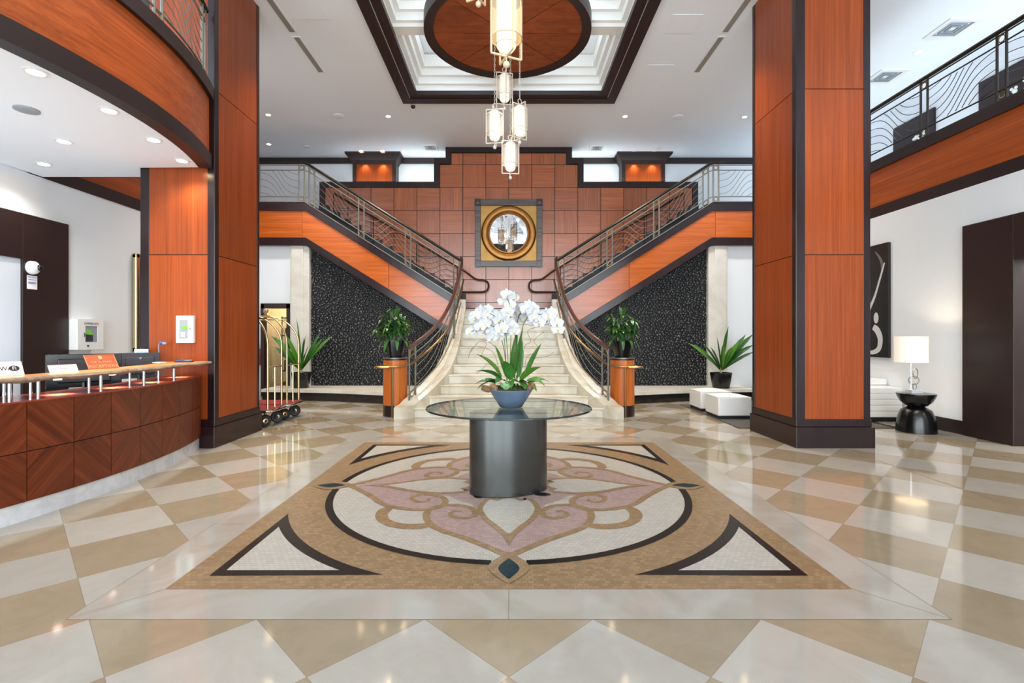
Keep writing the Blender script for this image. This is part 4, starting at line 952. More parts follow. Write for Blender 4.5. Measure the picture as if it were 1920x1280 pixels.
# ------------------------------------------------------------------ corn plants on the ledges
def corn(lab, c_, potw, poth, blades, sq):
    t_ = thing('potted_corn_plant', lab, 'potted plant', c_, 'strap-leaved plants on the ledges')
    b = MB(); b.lathe([(potw*.72, 0), (potw*.76, .008), (potw, poth-.02), (potw, poth), (potw*.9, poth), (potw*.86, poth-.05), (.0001, poth-.05)], c_+Vector((0, 0, .001)), 32, sq=sq, rot=R(10)); b.build('pot', 'black', t_)
    MB().lathe([(potw*.85, poth-.05), (.0001, poth-.04)], c_, 16).build('soil', 'soil', t_)
    MB().tube([c_+Vector((0, 0, poth-.05)), c_+Vector((0, 0, poth+.12))], .022, 8).build('stem', 'stake', t_)
    shp = lambda t: (.45+.55*math.sin(pi*min(1, t*.95+.05)))*(1 if t < .8 else (1-t)/.2*.9+.1)
    for (dx, dy, dz, L_, w_, dr, mm) in blades:
        b = MB(); leaf_blade(b, c_+Vector((dx*.03, dy*.03, poth+.06)), (dx, dy, dz), L_, w_*1.15, dr, 10, fold=.3, shape=shp, twist=.3*dx, face=(.9 if dx > 0 else -.9)); b.build('leaf', mm, t_)
corn('green strap-leaved plant in a black pot at the left end of the left ledge', Vector((-4.83, 11.55, .25)), .20, .36,
     [(-.05, -.1, 1, 1.22, .12, .05, 'leaf3'), (.75, -.2, 1, 1.12, .11, .35, 'leaf3'), (.55, -.1, 1, .95, .10, .4, 'leaf'), (-.55, -.2, 1, .95, .12, .3, 'leaf3'), (-.8, -.1, 1, .8, .11, .4, 'leaf'), (-.3, -.2, 1, .9, .11, .2, 'leaf3'),
      (.2, -.2, 1, .85, .11, .1, 'leaf'), (.35, -.3, 1, .7, .10, .3, 'leaf3'), (-.65, 0, 1, 1.05, .10, .4, 'leaf2'), (.4, 0, .9, 1.0, .09, .2, 'leaf'), (.25, -.35, .8, .5, .09, .6, 'leaf3'), (0, .2, 1, .8, .1, .1, 'leaf2')], .8)
corn('green strap-leaved plant in a tapered black pot on the ledge near the white stools', Vector((4.92, 11.5, .25)), .225, .36,
     [(.12, -.1, 1, 1.02, .11, .02, 'leaf'), (-.85, -.2, 1.0, 1.05, .10, .5, 'leaf3'), (-.6, -.2, 1, .78, .10, .35, 'leaf2'), (-.2, -.2, 1, .82, .10, .1, 'leaf'), (-.05, -.3, 1, .66, .10, .1, 'leaf3'), (.55, -.1, 1, .98, .11, .2, 'leaf'),
      (.75, 0, 1.1, 1.12, .10, .35, 'leaf2'), (.45, -.2, 1, .8, .11, .2, 'leaf3'), (.9, -.1, .75, .85, .07, .35, 'leaf2'), (-.75, 0, .9, .72, .09, .4, 'leaf'), (.3, -.2, 1, .6, .09, .2, 'leaf3'), (-.4, -.1, 1, .6, .1, .3, 'leaf2'), (.9, .1, 1.1, 1.0, .09, .6, 'leaf2')], .3)

# ------------------------------------------------------------------ reception desk
DR = 4.80; DC2 = Vector((-8.5, 4.8, 0))
dk = thing('reception_desk', 'curved mahogany reception desk with chevron front, pale plinth and raised slab counter', 'reception desk', (-3.9, 4.8, 0))
def dp(r, a, z): return (DC2.x+r*math.cos(a), DC2.y+r*math.sin(a), z)
A1 = R(19.6); A0 = R(-58)
def arcbox(b, r0, r1, a0, a1, z0, z1, n, mi=0):
    b.loft([[dp(r0, a, z0), dp(r1, a, z0), dp(r1, a, z1), dp(r0, a, z1)] for a in [a0+(a1-a0)*i/n for i in range(n+1)]], mi)
b = MB(); arcbox(b, 4.5, 4.78, A0, A1, 0, .150, 60); b.build('plinth', 'kick', dk, smooth=30)
stp = (A1-R(-1.2))/5; k = 0
b = MB(); arcbox(b, 4.55, DR-.012, A0, A1, .15, .93, 60); b.build('carcass', 'blackm', dk, smooth=30)
a = A1
while a > A0+.02:
    a2 = max(A0, a-R(4.35))
    for row, (za, zb) in enumerate(((.152, .54), (.548, .93))):
        b = MB(); arcbox(b, DR-.02, DR, a2+.0007, a-.0007, za, zb, 5); b.build('front_panel', ('chev_a', 'chev_b')[(k+row) % 2], dk, smooth=30)
    a = a2; k += 1
b = MB(); arcbox(b, 4.30, DR+.004, A0, A1, .93, .945, 60); b.build('ledge', 'ledge', dk, smooth=30)
b = MB(); arcbox(b, 3.45, 4.30, R(-48), R(17), .71, .74, 60); arcbox(b, 4.24, 4.30, A0, A1, .74, .93, 60); b.build('worktop', 'darkm', dk, smooth=30)
# live-edge slab
rr = random.Random(3); rings = []; rim = []; n = 150
wob = [0]*(n+1)
for i in range(n+1):
    t = i/n; wob[i] = .018*math.sin(t*47)+.012*math.sin(t*113+1)+.006*rr.uniform(-1, 1)
for i in range(n+1):
    t = i/n; a = A0+(R(20.2)-A0)*t; ro = 4.765+wob[i]+.17*max(0, (t-.88)/.12)**1.3; ri = 4.42+.02*math.sin(t*30)
    zt = 1.125; zb = 1.082+.006*math.sin(t*90)
    rings.append([dp(ri, a, zb), dp(ri, a, zt), dp(ro-.035, a, zt), dp(ro-.035, a, zb)])
    e = [(ro-.035, zt), (ro-.012+.006*rr.uniform(-1, 1), zt-.008), (ro+.008*rr.uniform(-1, 1), zt-.022), (ro-.01+.008*rr.uniform(-1, 1), zb+.010), (ro-.035, zb)]
    rim.append([dp(r, a, z) for r, z in e])
sl = MB().loft(rings).build('counter_slab', 'slab', dk, smooth=30)
MB().loft(rim).build('live_edge', 'bark', sl, smooth=60)
for i, x in enumerate((18, 71, 189, 270, 326)):
    # front posts: solve the arc angle seen at this picture column
    best = min((abs(VX+F*dp(4.70, q, 0)[0]/dp(4.70, q, 0)[1]-x), q) for q in [A0+(A1-A0)*j/600 for j in range(601)] if dp(4.70, q, 0)[1] > 2.5)[1]
    MB().tube([dp(4.70, best, .945), dp(4.70, best, 1.085)], .013, 10).build('post', 'chrome', dk)
    b2 = best+R(1.2)
    MB().tube([dp(4.50, b2, .945), dp(4.50, b2, 1.085)], .011, 10).build('post', 'chrome', dk)
for x in (107, 211, 281, 334):
    best = min((abs(VX+F*dp(4.62, q, 0)[0]/dp(4.62, q, 0)[1]-x), q) for q in [A0+(A1-A0)*j/600 for j in range(601)] if dp(4.62, q, 0)[1] > 2.5)[1]
    MB().lathe([(.028, 1.070), (.03, 1.083)], dp(4.62, best, 0), 16).build('puck_light', 'bulb', dk)
    lamp('counter_puck', 'SPOT', dp(4.62, best, 1.045), 22, WARM, .02, spot=120, blend=.8)
# things on and behind the desk
def monitor(lab, p0, p1, zb, zt, mm, logo=None):
    p0 = Vector(p0); p1 = Vector(p1); d = (p1-p0).normalized(); n_ = Vector((-d.y, d.x, 0)); n_ = n_ if n_.dot(Vector((0, -1, 0))) > 0 else -n_     # n_ looks to the hall
    c_ = (p0+p1)/2; t_ = thing('computer_monitor', lab, 'monitor', (c_.x, c_.y, .742), 'monitors behind the desk')
    hw = (p1-p0).length/2; zc = (zb+zt)/2; hh = (zt-zb)/2
    b = MB(); b.hexa([c_+d*sx*hw+n_*sy+Vector((0, 0, z)) for z in (zb, zt) for sx, sy in ((-1, -.02), (1, -.02), (1, .012), (-1, .012))]); b.build('housing', mm, t_, smooth=0, bevel=.006)
    b = MB(); b.hexa([c_+d*sx*hw*.7+n_*sy+Vector((0, 0, z)) for z in (zb+.05, zt-.05) for sx, sy in ((-1, .0), (1, 0), (1, .03), (-1, .03))]); b.build('back_bulge', mm, t_, smooth=0, bevel=.012)
    b = MB(); b.hexa([c_+d*sx*hw*.96-n_*.0215+n_*sy+Vector((0, 0, z)) for z in (zb+.012, zt-.012) for sx, sy in ((-1, 0), (1, 0), (1, .003), (-1, .003))]); b.build('screen', 'black', t_, smooth=0)
    b = MB(); b.bar(c_+Vector((0, 0, .755)), c_+Vector((0, 0, zc)), .05, .03); b.lathe([(.11, .743), (.11, .755), (.03, .762)], c_, 20); b.build('stand', mm, t_)
    if logo:
        q = c_+n_*.032+Vector((0, 0, zt-.07)); b = MB(); b.add([q-d*.018+Vector((0, 0, .015)), q+d*.018+Vector((0, 0, .015)), q+Vector((0, 0, -.015))], [(0, 1, 2)]); b.build('badge', 'grey', t_, smooth=0)
monitor('wide black monitor seen from behind, back of the counter behind the reception sign', (-4.84, 5.18, 0), (-4.37, 5.60, 0), .90, 1.257, 'black')
monitor('smaller charcoal monitor seen from behind, at the column end of the counter', (-4.72, 6.00, 0), (-4.43, 6.30, 0), .93, 1.245, 'charc', True)
monitor('black monitor top just showing behind the wireless sign at the left edge', (-4.65, 4.02, 0), (-4.42, 4.42, 0), .86, 1.15, 'black')
def slab_sign(nm, lab, cat, bl, br, lean, hgt, mat, edge=None):
    """thin plate leaning back from its foot, with an easel back leg"""
    bl, br = Vector(bl), Vector(br); d = (br-bl).normalized(); n_ = Vector((d.y, -d.x, 0)); u = (Vector((0, 0, 1))*math.cos(lean)-n_*math.sin(lean))
    t_ = thing(nm, lab, cat, (bl+br)/2)
    w = (br-bl).length; b = MB(); q = n_*math.cos(lean)+Vector((0, 0, math.sin(lean)))
    b.hexa([bl, br, br-q*.006, bl-q*.006, bl+u*hgt, br+u*hgt, br+u*hgt-q*.006, bl+u*hgt-q*.006]); b.build('plate', mat, t_, smooth=0)
    mid = (bl+br)/2; b = MB(); b.bar(mid+u*hgt*.7-q*.008, Vector((mid.x, mid.y, bl.z+.003))-n_*(hgt*.62), w*.25, .004, up=d); b.build('easel_leg', mat, t_, smooth=0)
    return t_, (lambda fx, fy: mid+d*w*fx+u*hgt*fy+q*.0012), d, u
t_, P_, d_, u_ = slab_sign('reception_sign', 'copper-coloured RECEPTION sign leaning on the counter slab', 'sign', (-4.08, 4.82, 1.127), (-3.985, 5.075, 1.127), R(33), .165, 'sign')
text('RECEPTION', .048, 'sign_t', frame_mtx(P_(0, .17), d_, u_), t_); text('THE TEMPNERY', .028, 'sign_t', frame_mtx(P_(0, .47), d_, u_), t_)
b = MB(); q = P_(0, .78); b.hexa([q+d_*sx*.016+u_*sy*.018+d_.cross(u_)*z for z in (0, .0012) for sx, sy in ((-1, -1), (1, -1), (1, 1), (-1, 1))]); b.build('emblem', 'sign_t', t_, smooth=0)
b = MB()
for (f0, f1) in (((-.49, .02), (.49, .02)), ((-.49, .98), (.49, .98)), ((-.49, .02), (-.49, .98)), ((.49, .02), (.49, .98))): b.bar(P_(*f0), P_(*f1), .004, .002)
b.build('border_line', 'sign_t', t_, smooth=0)
t_, P_, d_, u_ = slab_sign('name_card', 'small white tent card on the counter left of the copper sign', 'card', (-4.07, 4.40, 1.127), (-3.99, 4.60, 1.127), R(30), .075, 'paper')
b = MB(); b.bar(P_(-.5, .985), P_(.5, .985), .003, .002); b.build('red_edge', 'red', t_, smooth=0); text('Thank', .022, 'red', frame_mtx(P_(0, .45), d_, u_), t_)
t_, P_, d_, u_ = slab_sign('wifi_sign', 'white card with a black wireless logo at the left end of the counter', 'sign', (-4.13, 3.98, 1.127), (-4.07, 4.17, 1.127), R(22), .12, 'paper')
text('Wi', .05, 'ink', frame_mtx(P_(-.12, .5), d_, u_), t_)
b = MB(); q = P_(.2, .5); ww = d_.cross(u_)
b.add([q+d_*.036*math.cos(a)+u_*.024*math.sin(a)+ww*.0008 for a in [2*pi*i/20 for i in range(20)]], [tuple(range(20))]); o = b.build('logo_blob', 'ink', t_, smooth=0)
text('Fi', .042, 'paper', frame_mtx(q+ww*.0012, d_, u_), t_)
tt = thing('tablet', 'white tablet with a lit screen edge standing behind the smaller monitor', 'tablet', (-4.72, 6.36, .742))
MB().box(-4.80, -4.62, 6.355, 6.365, 1.10, 1.285).build('body', 'plastic', tt, smooth=0, bevel=.003); MB().box(-4.785, -4.635, 6.352, 6.356, 1.12, 1.265).build('screen', 'screen', tt, smooth=0)
b = MB(); b.bar((-4.71, 6.37, .745), (-4.71, 6.37, 1.15), .03, .012); b.lathe([(.07, .742), (.07, .752)], (-4.71, 6.37, 0), 16); b.build('stand', 'plastic', tt)
wc = thing('gooseneck_scanner', 'small blue-grey scanner on a thin neck against the column panel', 'scanner', (-4.50, 6.38, .742))
b = MB(); b.tube(smooth_path([(-4.50, 6.38, .745), (-4.50, 6.38, 1.2), (-4.50, 6.375, 1.33), (-4.475, 6.37, 1.365)], 5), .006, 6); b.lathe([(.05, .742), (.05, .755)], (-4.50, 6.38, 0), 14); b.build('neck', 'grey', wc)
b = MB(); b.ball((-4.46, 6.365, 1.365), .026, 10); b.build('head', 'blue', wc); MB().box(-4.44, -4.395, 6.35, 6.38, 1.345, 1.375).build('reader', 'grey', wc, smooth=0, bevel=.003)
pad = MB().box(-4.33, -4.24, 6.02, 6.14, 1.1255, 1.133).build('notepad', 'paper', smooth=0); tag(pad, 'small white notepad lying on the slab beside the smaller monitor', 'notepad')
pt = thing('pen_tray', 'dark tray with pens at the column end of the counter', 'tray', (-4.07, 6.2, 1.126))
MB().box(-4.16, -3.97, 6.16, 6.26, 1.126, 1.14).build('tray', 'charc', pt, smooth=0, bevel=.003)
for i in range(2): MB().tube([(-4.15+.05*i, 6.18+.02*i, 1.145), (-4.03+.05*i, 6.22+.01*i, 1.148)], .005, 6).build('pen', ('blue', 'grey')[i], pt)
# ------------------------------------------------------------------ on the left wall and column
ae = thing('defibrillator_cabinet', 'white defibrillator wall cabinet with a window showing a green case', 'cabinet', (XL, 7.38, 1.47))
ax = XL+.17
MB().box(XL, ax-.012, 7.17, 7.62, 1.25, 1.70).build('body', 'plastic', ae, smooth=0, bevel=.006)
b = MB()
for p in ((7.17, 7.62, 1.25, 1.36), (7.17, 7.62, 1.60, 1.70), (7.17, 7.30, 1.36, 1.60), (7.52, 7.62, 1.36, 1.60)): b.box(ax-.012, ax, *p[:2], *p[2:])
dr = b.build('door', 'plastic', ae, smooth=0)
MB().box(ax-.011, ax-.009, 7.30, 7.52, 1.36, 1.60).build('window_back', 'grey', dr, smooth=0); MB().box(ax-.009, ax-.006, 7.31, 7.44, 1.37, 1.48).build('dark_case', 'charc', dr, smooth=0)
MB().prism([(7.31, 1.48), (7.44, 1.465), (7.41, 1.535), (7.33, 1.55)], 'x', ax-.009, ax-.005).build('green_case', 'green', dr, smooth=0)
MB().box(ax, ax+.012, 7.265, 7.28, 1.44, 1.50).build('latch', 'chrome', ae, smooth=0)
fm_ = lambda y, z: frame_mtx((ax+.001, y, z), (0, 1, 0), (0, 0, 1))
text('OMNIA', .05, 'ink', fm_(7.36, 1.635), ae); text('AED', .05, 'red', fm_(7.49, 1.635), ae)
b = MB(); hp = [(16*math.sin(t)**3, 13*math.cos(t)-5*math.cos(2*t)-2*math.cos(3*t)-math.cos(4*t)) for t in [2*pi*i/24 for i in range(24)]]
b.add([(ax+.0012, 7.345+p[0]*.0014, 1.305+p[1]*.0014) for p in hp], [tuple(range(24))]); b.build('heart_mark', 'charc', ae, smooth=0)
gf = thing('gold_frame', 'gold-framed picture on the left wall, half hidden by the column', 'picture frame', (XL, 9.0, 2.0))
b = MB(); y0, y1, za, zb = 8.42, 9.7, 1.18, 2.86
for p in ((y0, y0+.09, za, zb), (y1-.09, y1, za, zb), (y0, y1, za, za+.09), (y0, y1, zb-.09, zb)): b.box(XL, XL+.08, *p)
b.build('frame', 'brass', gf, smooth=0, bevel=.02); MB().box(XL, XL+.02, y0+.08, y1-.08, za+.08, zb-.08).build('picture', 'art_k', gf, smooth=0)
fp = thing('fire_alarm_panel', 'white alarm control panel with small green display on the column by the desk', 'alarm panel', (-4.19, 6.46, 1.53))
MB().box(-4.305, -4.08, 6.41, 6.464, 1.36, 1.715).build('box', 'plastic', fp, smooth=0, bevel=.008)
MB().box(-4.255, -4.15, 6.405, 6.412, 1.42, 1.66).build('window', 'grey', fp, smooth=0)
MB().box(-4.215, -4.155, 6.402, 6.406, 1.54, 1.59).build('display', 'lcd', fp, smooth=0)
b = MB()
for i in range(4):
    for j in range(3): b.box(-4.235+.02*j, -4.222+.02*j, 6.402, 6.406, 1.435+.018*i, 1.447+.018*i)
b.build('keypad', 'plastic', fp, smooth=0); MB().ball((-4.12, 6.408, 1.545), .008, 8).build('lock', 'charc', fp)
dc = thing('dome_camera', 'white dome security camera on the dark door frame at left', 'security camera', (XL+.05, 6.60, 2.36))
b = MB(); b.lathe([(.09, 0), (.085, .04), (.05, .07), (.0001, .078)], (0, 0, 0), 24); b.xf(Matrix.Translation((XL+.05, 6.60, 2.36)) @ Matrix.Rotation(R(90), 4, 'Y')); b.build('housing', 'plastic', dc)
b = MB(); b.ball((XL+.115, 6.64, 2.365), .042, 14); b.build('lens_dome', 'black', dc)
ns = thing('notice_sign', 'white notice with blue lettering below the dome camera', 'sign', (XL+.05, 6.6, 2.17))
MB().box(XL+.05, XL+.054, 6.535, 6.675, 2.075, 2.255).build('sheet', 'paper', ns, smooth=0)
nm_ = lambda z: frame_mtx((XL+.0545, 6.605, z), (0, 1, 0), (0, 0, 1))
text('NOTICE', .034, 'blue', nm_(2.232), ns); MB().box(XL+.054, XL+.0548, 6.552, 6.658, 2.145, 2.17).build('blue_band', 'blue', ns, smooth=0)
text('CAMERAS IN USE', .016, 'ink', nm_(2.20), ns); text('24 HOURS', .02, 'paper', frame_mtx((XL+.0552, 6.605, 2.157), (0, 1, 0), (0, 0, 1)), ns)

# ------------------------------------------------------------------ luggage carts
def cart(lab, yc):
    t_ = thing('luggage_cart', lab, 'luggage cart', (-4.30, yc, 0), 'brass luggage carts')
    x0, x1, y0, y1 = -4.86, -3.76, yc-.30, yc+.30; zd = .27
    def rr_(x0, x1, y0, y1, r): return [(cx+r*math.cos(a), cy+r*math.sin(a)) for cx, cy, q in ((x1-r, y1-r, 0), (x0+r, y1-r, pi/2), (x0+r, y0+r, pi), (x1-r, y0+r, 1.5*pi)) for a in [q+pi/2*i/4 for i in range(5)]]
    MB().prism(rr_(x0+.02, x1-.02, y0+.02, y1-.02, .07), 'z', zd-.03, zd+.012).build('carpet_deck', 'carpet', t_, smooth=30)
    MB().tube([(x, y, zd-.012) for x, y in rr_(x0, x1, y0, y1, .08)], .022, 8, closed=True).build('bumper', 'chrome', t_)
    ap = Vector((-4.31, yc, 1.80)); corners = [(x1-.07, y0+.06), (x1-.07, y1-.06), (x0+.07, y0+.06), (x0+.07, y1-.06)]
    for x, y in corners:
        pts = [(x, y, zd), (x, y, 1.30)]+[(x+(ap.x-x)*(1-math.cos(a)), y+(ap.y-y)*(1-math.cos(a))*.85, 1.30+.50*math.sin(a)) for a in [pi/2*i/9 for i in range(1, 10)]]
        MB().tube(pts, .0165, 10).build('hoop', 'brass', t_)
    b = MB(); b.ball((ap.x, ap.y, 1.90), .045, 14); b.lathe([(.05, 1.77), (.055, 1.80), (.02, 1.83), (.025, 1.86), (.05, 1.875)], (ap.x, ap.y, 0), 16); b.build('finial', 'brass', t_)
    for xe in (x1-.07, x0+.07):
        MB().tube([(xe, y0+.06, .95), (xe, y1-.06, .95)], .013, 8).build('end_rail', 'brass', t_)
        MB().tube([(xe, yc, zd), (xe, yc, .95)], .012, 8).build('end_post', 'brass', t_)
    MB().tube([(x0+.2, yc, 1.74), (x1-.2, yc, 1.74)], .012, 8).build('hanging_bar', 'brass', t_)
    for x, y in ((x1-.13, y0+.09), (x1-.13, y1-.09), (x0+.13, y0+.09), (x0+.13, y1-.09)):
        wr = .1; b = MB(); b.lathe([(.05, -.024), (.085, -.03), (.1, -.014), (.1, .014), (.085, .03), (.05, .024)], (0, 0, 0), 24)
        an = .9 if y < yc else .35
        b.xf(Matrix.Translation((x, y, wr)) @ Matrix.Rotation(an, 4, 'Z') @ Matrix.Rotation(R(90), 4, 'X')); w_ = b.build('wheel', 'rubber', t_)
        b = MB(); b.lathe([(.05, -.02), (.02, -.032), (.02, .032), (.05, .02)], (0, 0, 0), 16); b.xf(Matrix.Translation((x, y, wr)) @ Matrix.Rotation(an, 4, 'Z') @ Matrix.Rotation(R(90), 4, 'X')); b.build('hub', 'brass', w_)
        b = MB(); b.bar((x, y, wr), (x, y, zd-.02), .02, .02); b.build('fork', 'chrome', w_, smooth=0)
cart('brass birdcage luggage cart with red carpet, the nearer one beside the column', 8.12)
cart('brass birdcage luggage cart with red carpet, the farther one toward the ledge', 8.80)

# ------------------------------------------------------------------ closet contents
sh = thing('shelf_unit', 'dark shelf unit with supplies in the lit closet', 'shelving', (-5.55, 12.85, 0))
for z in (.55, 1.0, 1.45, 1.9): MB().box(-5.78, -5.28, 12.6, 13.05, z, z+.03).build('shelf', 'blackm', sh, smooth=0)
for x in (-5.77, -5.30):
    for y in (12.62, 13.03): MB().tube([(x, y, 0), (x, y, 1.95)], .013, 6).build('upright', 'charc', sh)
for k, (x, z, w, h_, mm, lab) in enumerate(((-5.66, .58, .16, .26, 'charc', 'dark bag on the low shelf of the closet'), (-5.42, .58, .14, .2, 'blue', 'blue box on the low shelf of the closet'), (-5.64, 1.03, .2, .2, 'blackm', 'black bag on the middle shelf of the closet'), (-5.42, 1.03, .16, .26, 'grey', 'grey bin on the middle shelf of the closet'), (-5.60, 1.48, .22, .18, 'blackm', 'black case on the upper shelf of the closet'), (-5.40, 1.48, .12, .24, 'paper', 'white carton on the upper shelf of the closet'))):
    o = MB().box(x-w/2, x+w/2, 12.65, 12.9, z, z+h_).build('storage_box', mm, smooth=0, bevel=.02); tag(o, lab, 'box', 'supplies on the closet shelves')
cb = thing('cardboard_box', 'open cardboard box on the closet floor behind the luggage carts', 'box', (-5.72, 12.35, 0))
MB().box(-5.86, -5.58, 12.2, 12.5, 0, .30).build('body', 'card', cb, smooth=0); MB().hexa([(-5.58, 12.2, .30), (-5.58, 12.5, .30), (-5.46, 12.5, .36), (-5.46, 12.2, .36), (-5.58, 12.2, .304), (-5.58, 12.5, .304), (-5.46, 12.5, .364), (-5.46, 12.2, .364)]).build('flap', 'card', cb, smooth=0)
fe = thing('fire_extinguisher', 'red fire extinguisher hanging on the wall beside the closet door', 'fire extinguisher', (-6.05, 11.93, .8))
MB().lathe([(.06, .75), (.07, .78), (.07, 1.12), (.03, 1.2), (.02, 1.24)], (-6.05, 11.92, 0), 20).build('cylinder', 'red', fe); MB().box(-6.07, -6.03, 11.86, 11.96, 1.24, 1.28).build('valve', 'black', fe, smooth=0)

# ------------------------------------------------------------------ right side seating
rug = thing('rug', 'charcoal woven rug with fringe under the white stools and sofa', 'rug', (4.9, 9.1, 0))
MB().box(3.62, 6.05, 7.80, 10.5, .0008, .012).build('pile', 'rug', rug, smooth=0)
b = MB(); rr = random.Random(2)
for i in range(90):
    y = 7.81+2.68*i/89; b.bar((6.05, y, .006), (6.17+rr.uniform(-.02, .02), y+rr.uniform(-.012, .012), .004), .012, .005)
b.build('fringe', 'blackm', rug, smooth=0)
def pouf(lab, x, y, w, rot=0):
    t_ = thing('cube_stool', lab, 'stool', (x, y, .012), 'white cube stools', rot, local=True)
    h = w/2; b = MB(); g = 8; vs = []
    for i in range(g+1):
        for j in range(g+1):
            u, v = -1+2*i/g, -1+2*j/g; vs.append((u*h, v*h, .375+.045*(1-u*u)*(1-v*v)))
    b.add(vs, [(i*(g+1)+j, (i+1)*(g+1)+j, (i+1)*(g+1)+j+1, i*(g+1)+j+1) for i in range(g) for j in range(g)])
    b.box(-h, h, -h, h, .05, .374); b.build('upholstery', 'leather', t_, smooth=50, bevel=.018)
    MB().box(-h+.015, h-.015, -h+.015, h-.015, 0, .05).build('base', 'blackm', t_, smooth=0)
pouf('white cube stool on the rug, the nearer one next to the column', 3.93, 8.90, .58); pouf('white cube stool on the rug, the farther one below the strap-leaved plant', 3.96, 9.76, .60)
sf = thing('sofa', 'white channel-tufted sofa against the right wall behind the lamp', 'sofa', (6.1, 9.4, 0))
b = MB()
for i in range(5): b.box(5.45, XR-.03, 8.40, 8.75, .075+.1*i, .1745+.1*i)
b.build('arm', 'leather', sf, smooth=30, bevel=.012)
MB().box(5.50, XR-.05, 8.75, 10.5, .09, .42).build('seat', 'leather', sf, smooth=0, bevel=.03); b = MB()
for i in range(5): b.box(6.38, XR-.03, 8.75, 10.5, .15+.11*i, .255+.11*i)
b.build('backrest', 'leather', sf, smooth=30, bevel=.012); MB().box(5.52, XR-.07, 8.44, 10.45, .0125, .075).build('base', 'blackm', sf, smooth=0)
cu = thing('cushion', 'white piped cushion lying on the sofa arm beside the artwork', 'cushion', (6.2, 8.95, .58))
b = MB(); g = 10
for sgn in (-1, 1):
    vs = []
    for i in range(g+1):
        for j in range(g+1):
            u, v = -1+2*i/g, -1+2*j/g; th = .075*((1-u**4)*(1-v**4))**.6+.002; vs.append((u*.25, sgn*th, v*.21*(1-.05*u*u)))
    b.add(vs, [(i*(g+1)+j, (i+1)*(g+1)+j, (i+1)*(g+1)+j+1, i*(g+1)+j+1) for i in range(g) for j in range(g)])
mt_ = Matrix.Translation((6.22, 8.90, .60)) @ Matrix.Rotation(R(-22), 4, 'X') @ Matrix.Rotation(R(14), 4, 'Z'); b.xf(mt_); b.build('cover', 'fabric', cu)
b = MB(); b.tube([(-.25, 0, -.205), (.25, 0, -.205), (.25, 0, .205), (-.25, 0, .205)], .006, 6, closed=True); b.xf(mt_); b.build('piping', 'grey', cu)
sd = Vector((6.20, 7.55, 0))
tb2 = thing('side_table', 'glossy black hourglass side table near the dark doorway', 'side table', sd)
MB().lathe([(.255, 0), (.255, .015), (.245, .12), (.225, .24), (.19, .33), (.12, .375), (.10, .385)], sd, 48).build('base', 'black', tb2)
MB().lathe([(.10, .385), (.14, .40), (.20, .46), (.235, .53), (.247, .572), (.247, .578)], sd, 48).build('bowl_top', 'black', tb2); MB().lathe([(.243, .578), (.243, .582), (.0001, .582)], sd, 48).build('tray', 'steel', tb2)
lp = thing('table_lamp', 'lit white drum-shade lamp with a ring sculpture stem on the black side table', 'lamp', sd+Vector((-.03, -.02, .582)))
l0 = sd+Vector((-.03, 0, .583))
MB().box(l0.x-.085, l0.x+.085, l0.y-.06, l0.y+.06, l0.z, l0.z+.055).build('base', 'kick', lp, smooth=0, bevel=.003)
MB().tube([l0+Vector((-.05, 0, .05)), l0+Vector((-.05, 0, .62))], .008, 8).build('stem', 'chrome', lp)
def lring(c_, r, ax_, sy=1.0):
    q = Matrix.Rotation(ax_, 3, 'Z'); return MB().tube([Vector(c_)+q @ Vector((r*math.cos(a), 0, r*sy*math.sin(a))) for a in [2*pi*i/24 for i in range(24)]], .0065, 6, closed=True)
for c_, r, ax_, sy in ((( .02, 0, .30), .075, .5, 1), ((-.005, 0, .195), .065, -.4, 1.0), ((.0, -.01, .10), .035, .2, 1.4)): lring(l0+Vector(c_), r, ax_, sy).build('sculpted_ring', 'bronze', lp)
sc_ = l0+Vector((-.045, 0, 0)); b = MB(); n = 40
vs = [(sc_.x+.207*math.cos(2*pi*i/n), sc_.y+.207*math.sin(2*pi*i/n), z) for z in (1.055, 1.445) for i in range(n)]; b.add(vs, [(i, (i+1) % n, n+(i+1) % n, n+i) for i in range(n)]); b.build('shade', 'shade', lp)
b = MB(); b.tube([l0+Vector((-.05, 0, .62)), sc_+Vector((0, 0, .66))], .005, 6); b.ball(sc_+Vector((0, 0, .69)), .03, 10); b.build('bulb', 'bulb', lp)
lamp('table_lamp_light', 'POINT', (sc_.x, sc_.y, 1.30), 11, WARM, .05)
ar = thing('wall_art', 'tall dark abstract canvas with white curved shapes on the right wall', 'painting', (XR, 9.5, 2.1))
MB().box(XR-.05, XR, 8.70, 10.4, 1.07, 3.10).build('canvas', 'art_k', ar, smooth=0)
b = MB()
def ribbon(pts, ws, mi, x):
    P = smooth_path([(0, p[0], p[1]) for p in pts], 6); n = len(P); L_, R2 = [], []
    for i in range(n):
        d = (P[min(i+1, n-1)]-P[max(i-1, 0)]).normalized(); nn = Vector((0, -d.z, d.y)); w = interp([(k/(len(ws)-1), v) for k, v in enumerate(ws)], i/(n-1))/2
        L_.append(P[i]+nn*w); R2.append(P[i]-nn*w)
    b.add([(x, p.y, p.z) for p in L_+R2], [(i, i+1, n+i+1, n+i) for i in range(n-1)], mi)
ribbon([(8.78, 2.75), (9.0, 2.2), (9.15, 1.95), (9.3, 1.7)], [.03, .05, .07, .1], 1, XR-.0506)
ribbon([(9.05, 1.62), (8.95, 1.55), (8.88, 1.40), (8.92, 1.22), (9.1, 1.15), (9.3, 1.2)], [.1, .13, .12, .1, .07, .03], 1, XR-.0508)
b.add([(XR-.0507, 8.98+.06*math.cos(a), 1.78+.1*math.sin(a)) for a in [2*pi*i/20 for i in range(20)]], [tuple(range(20))], 1)
ribbon([(9.0, 2.98), (8.86, 2.8), (8.84, 2.6), (8.95, 2.4)], [.02, .06, .05, .02], 0, XR-.0505)
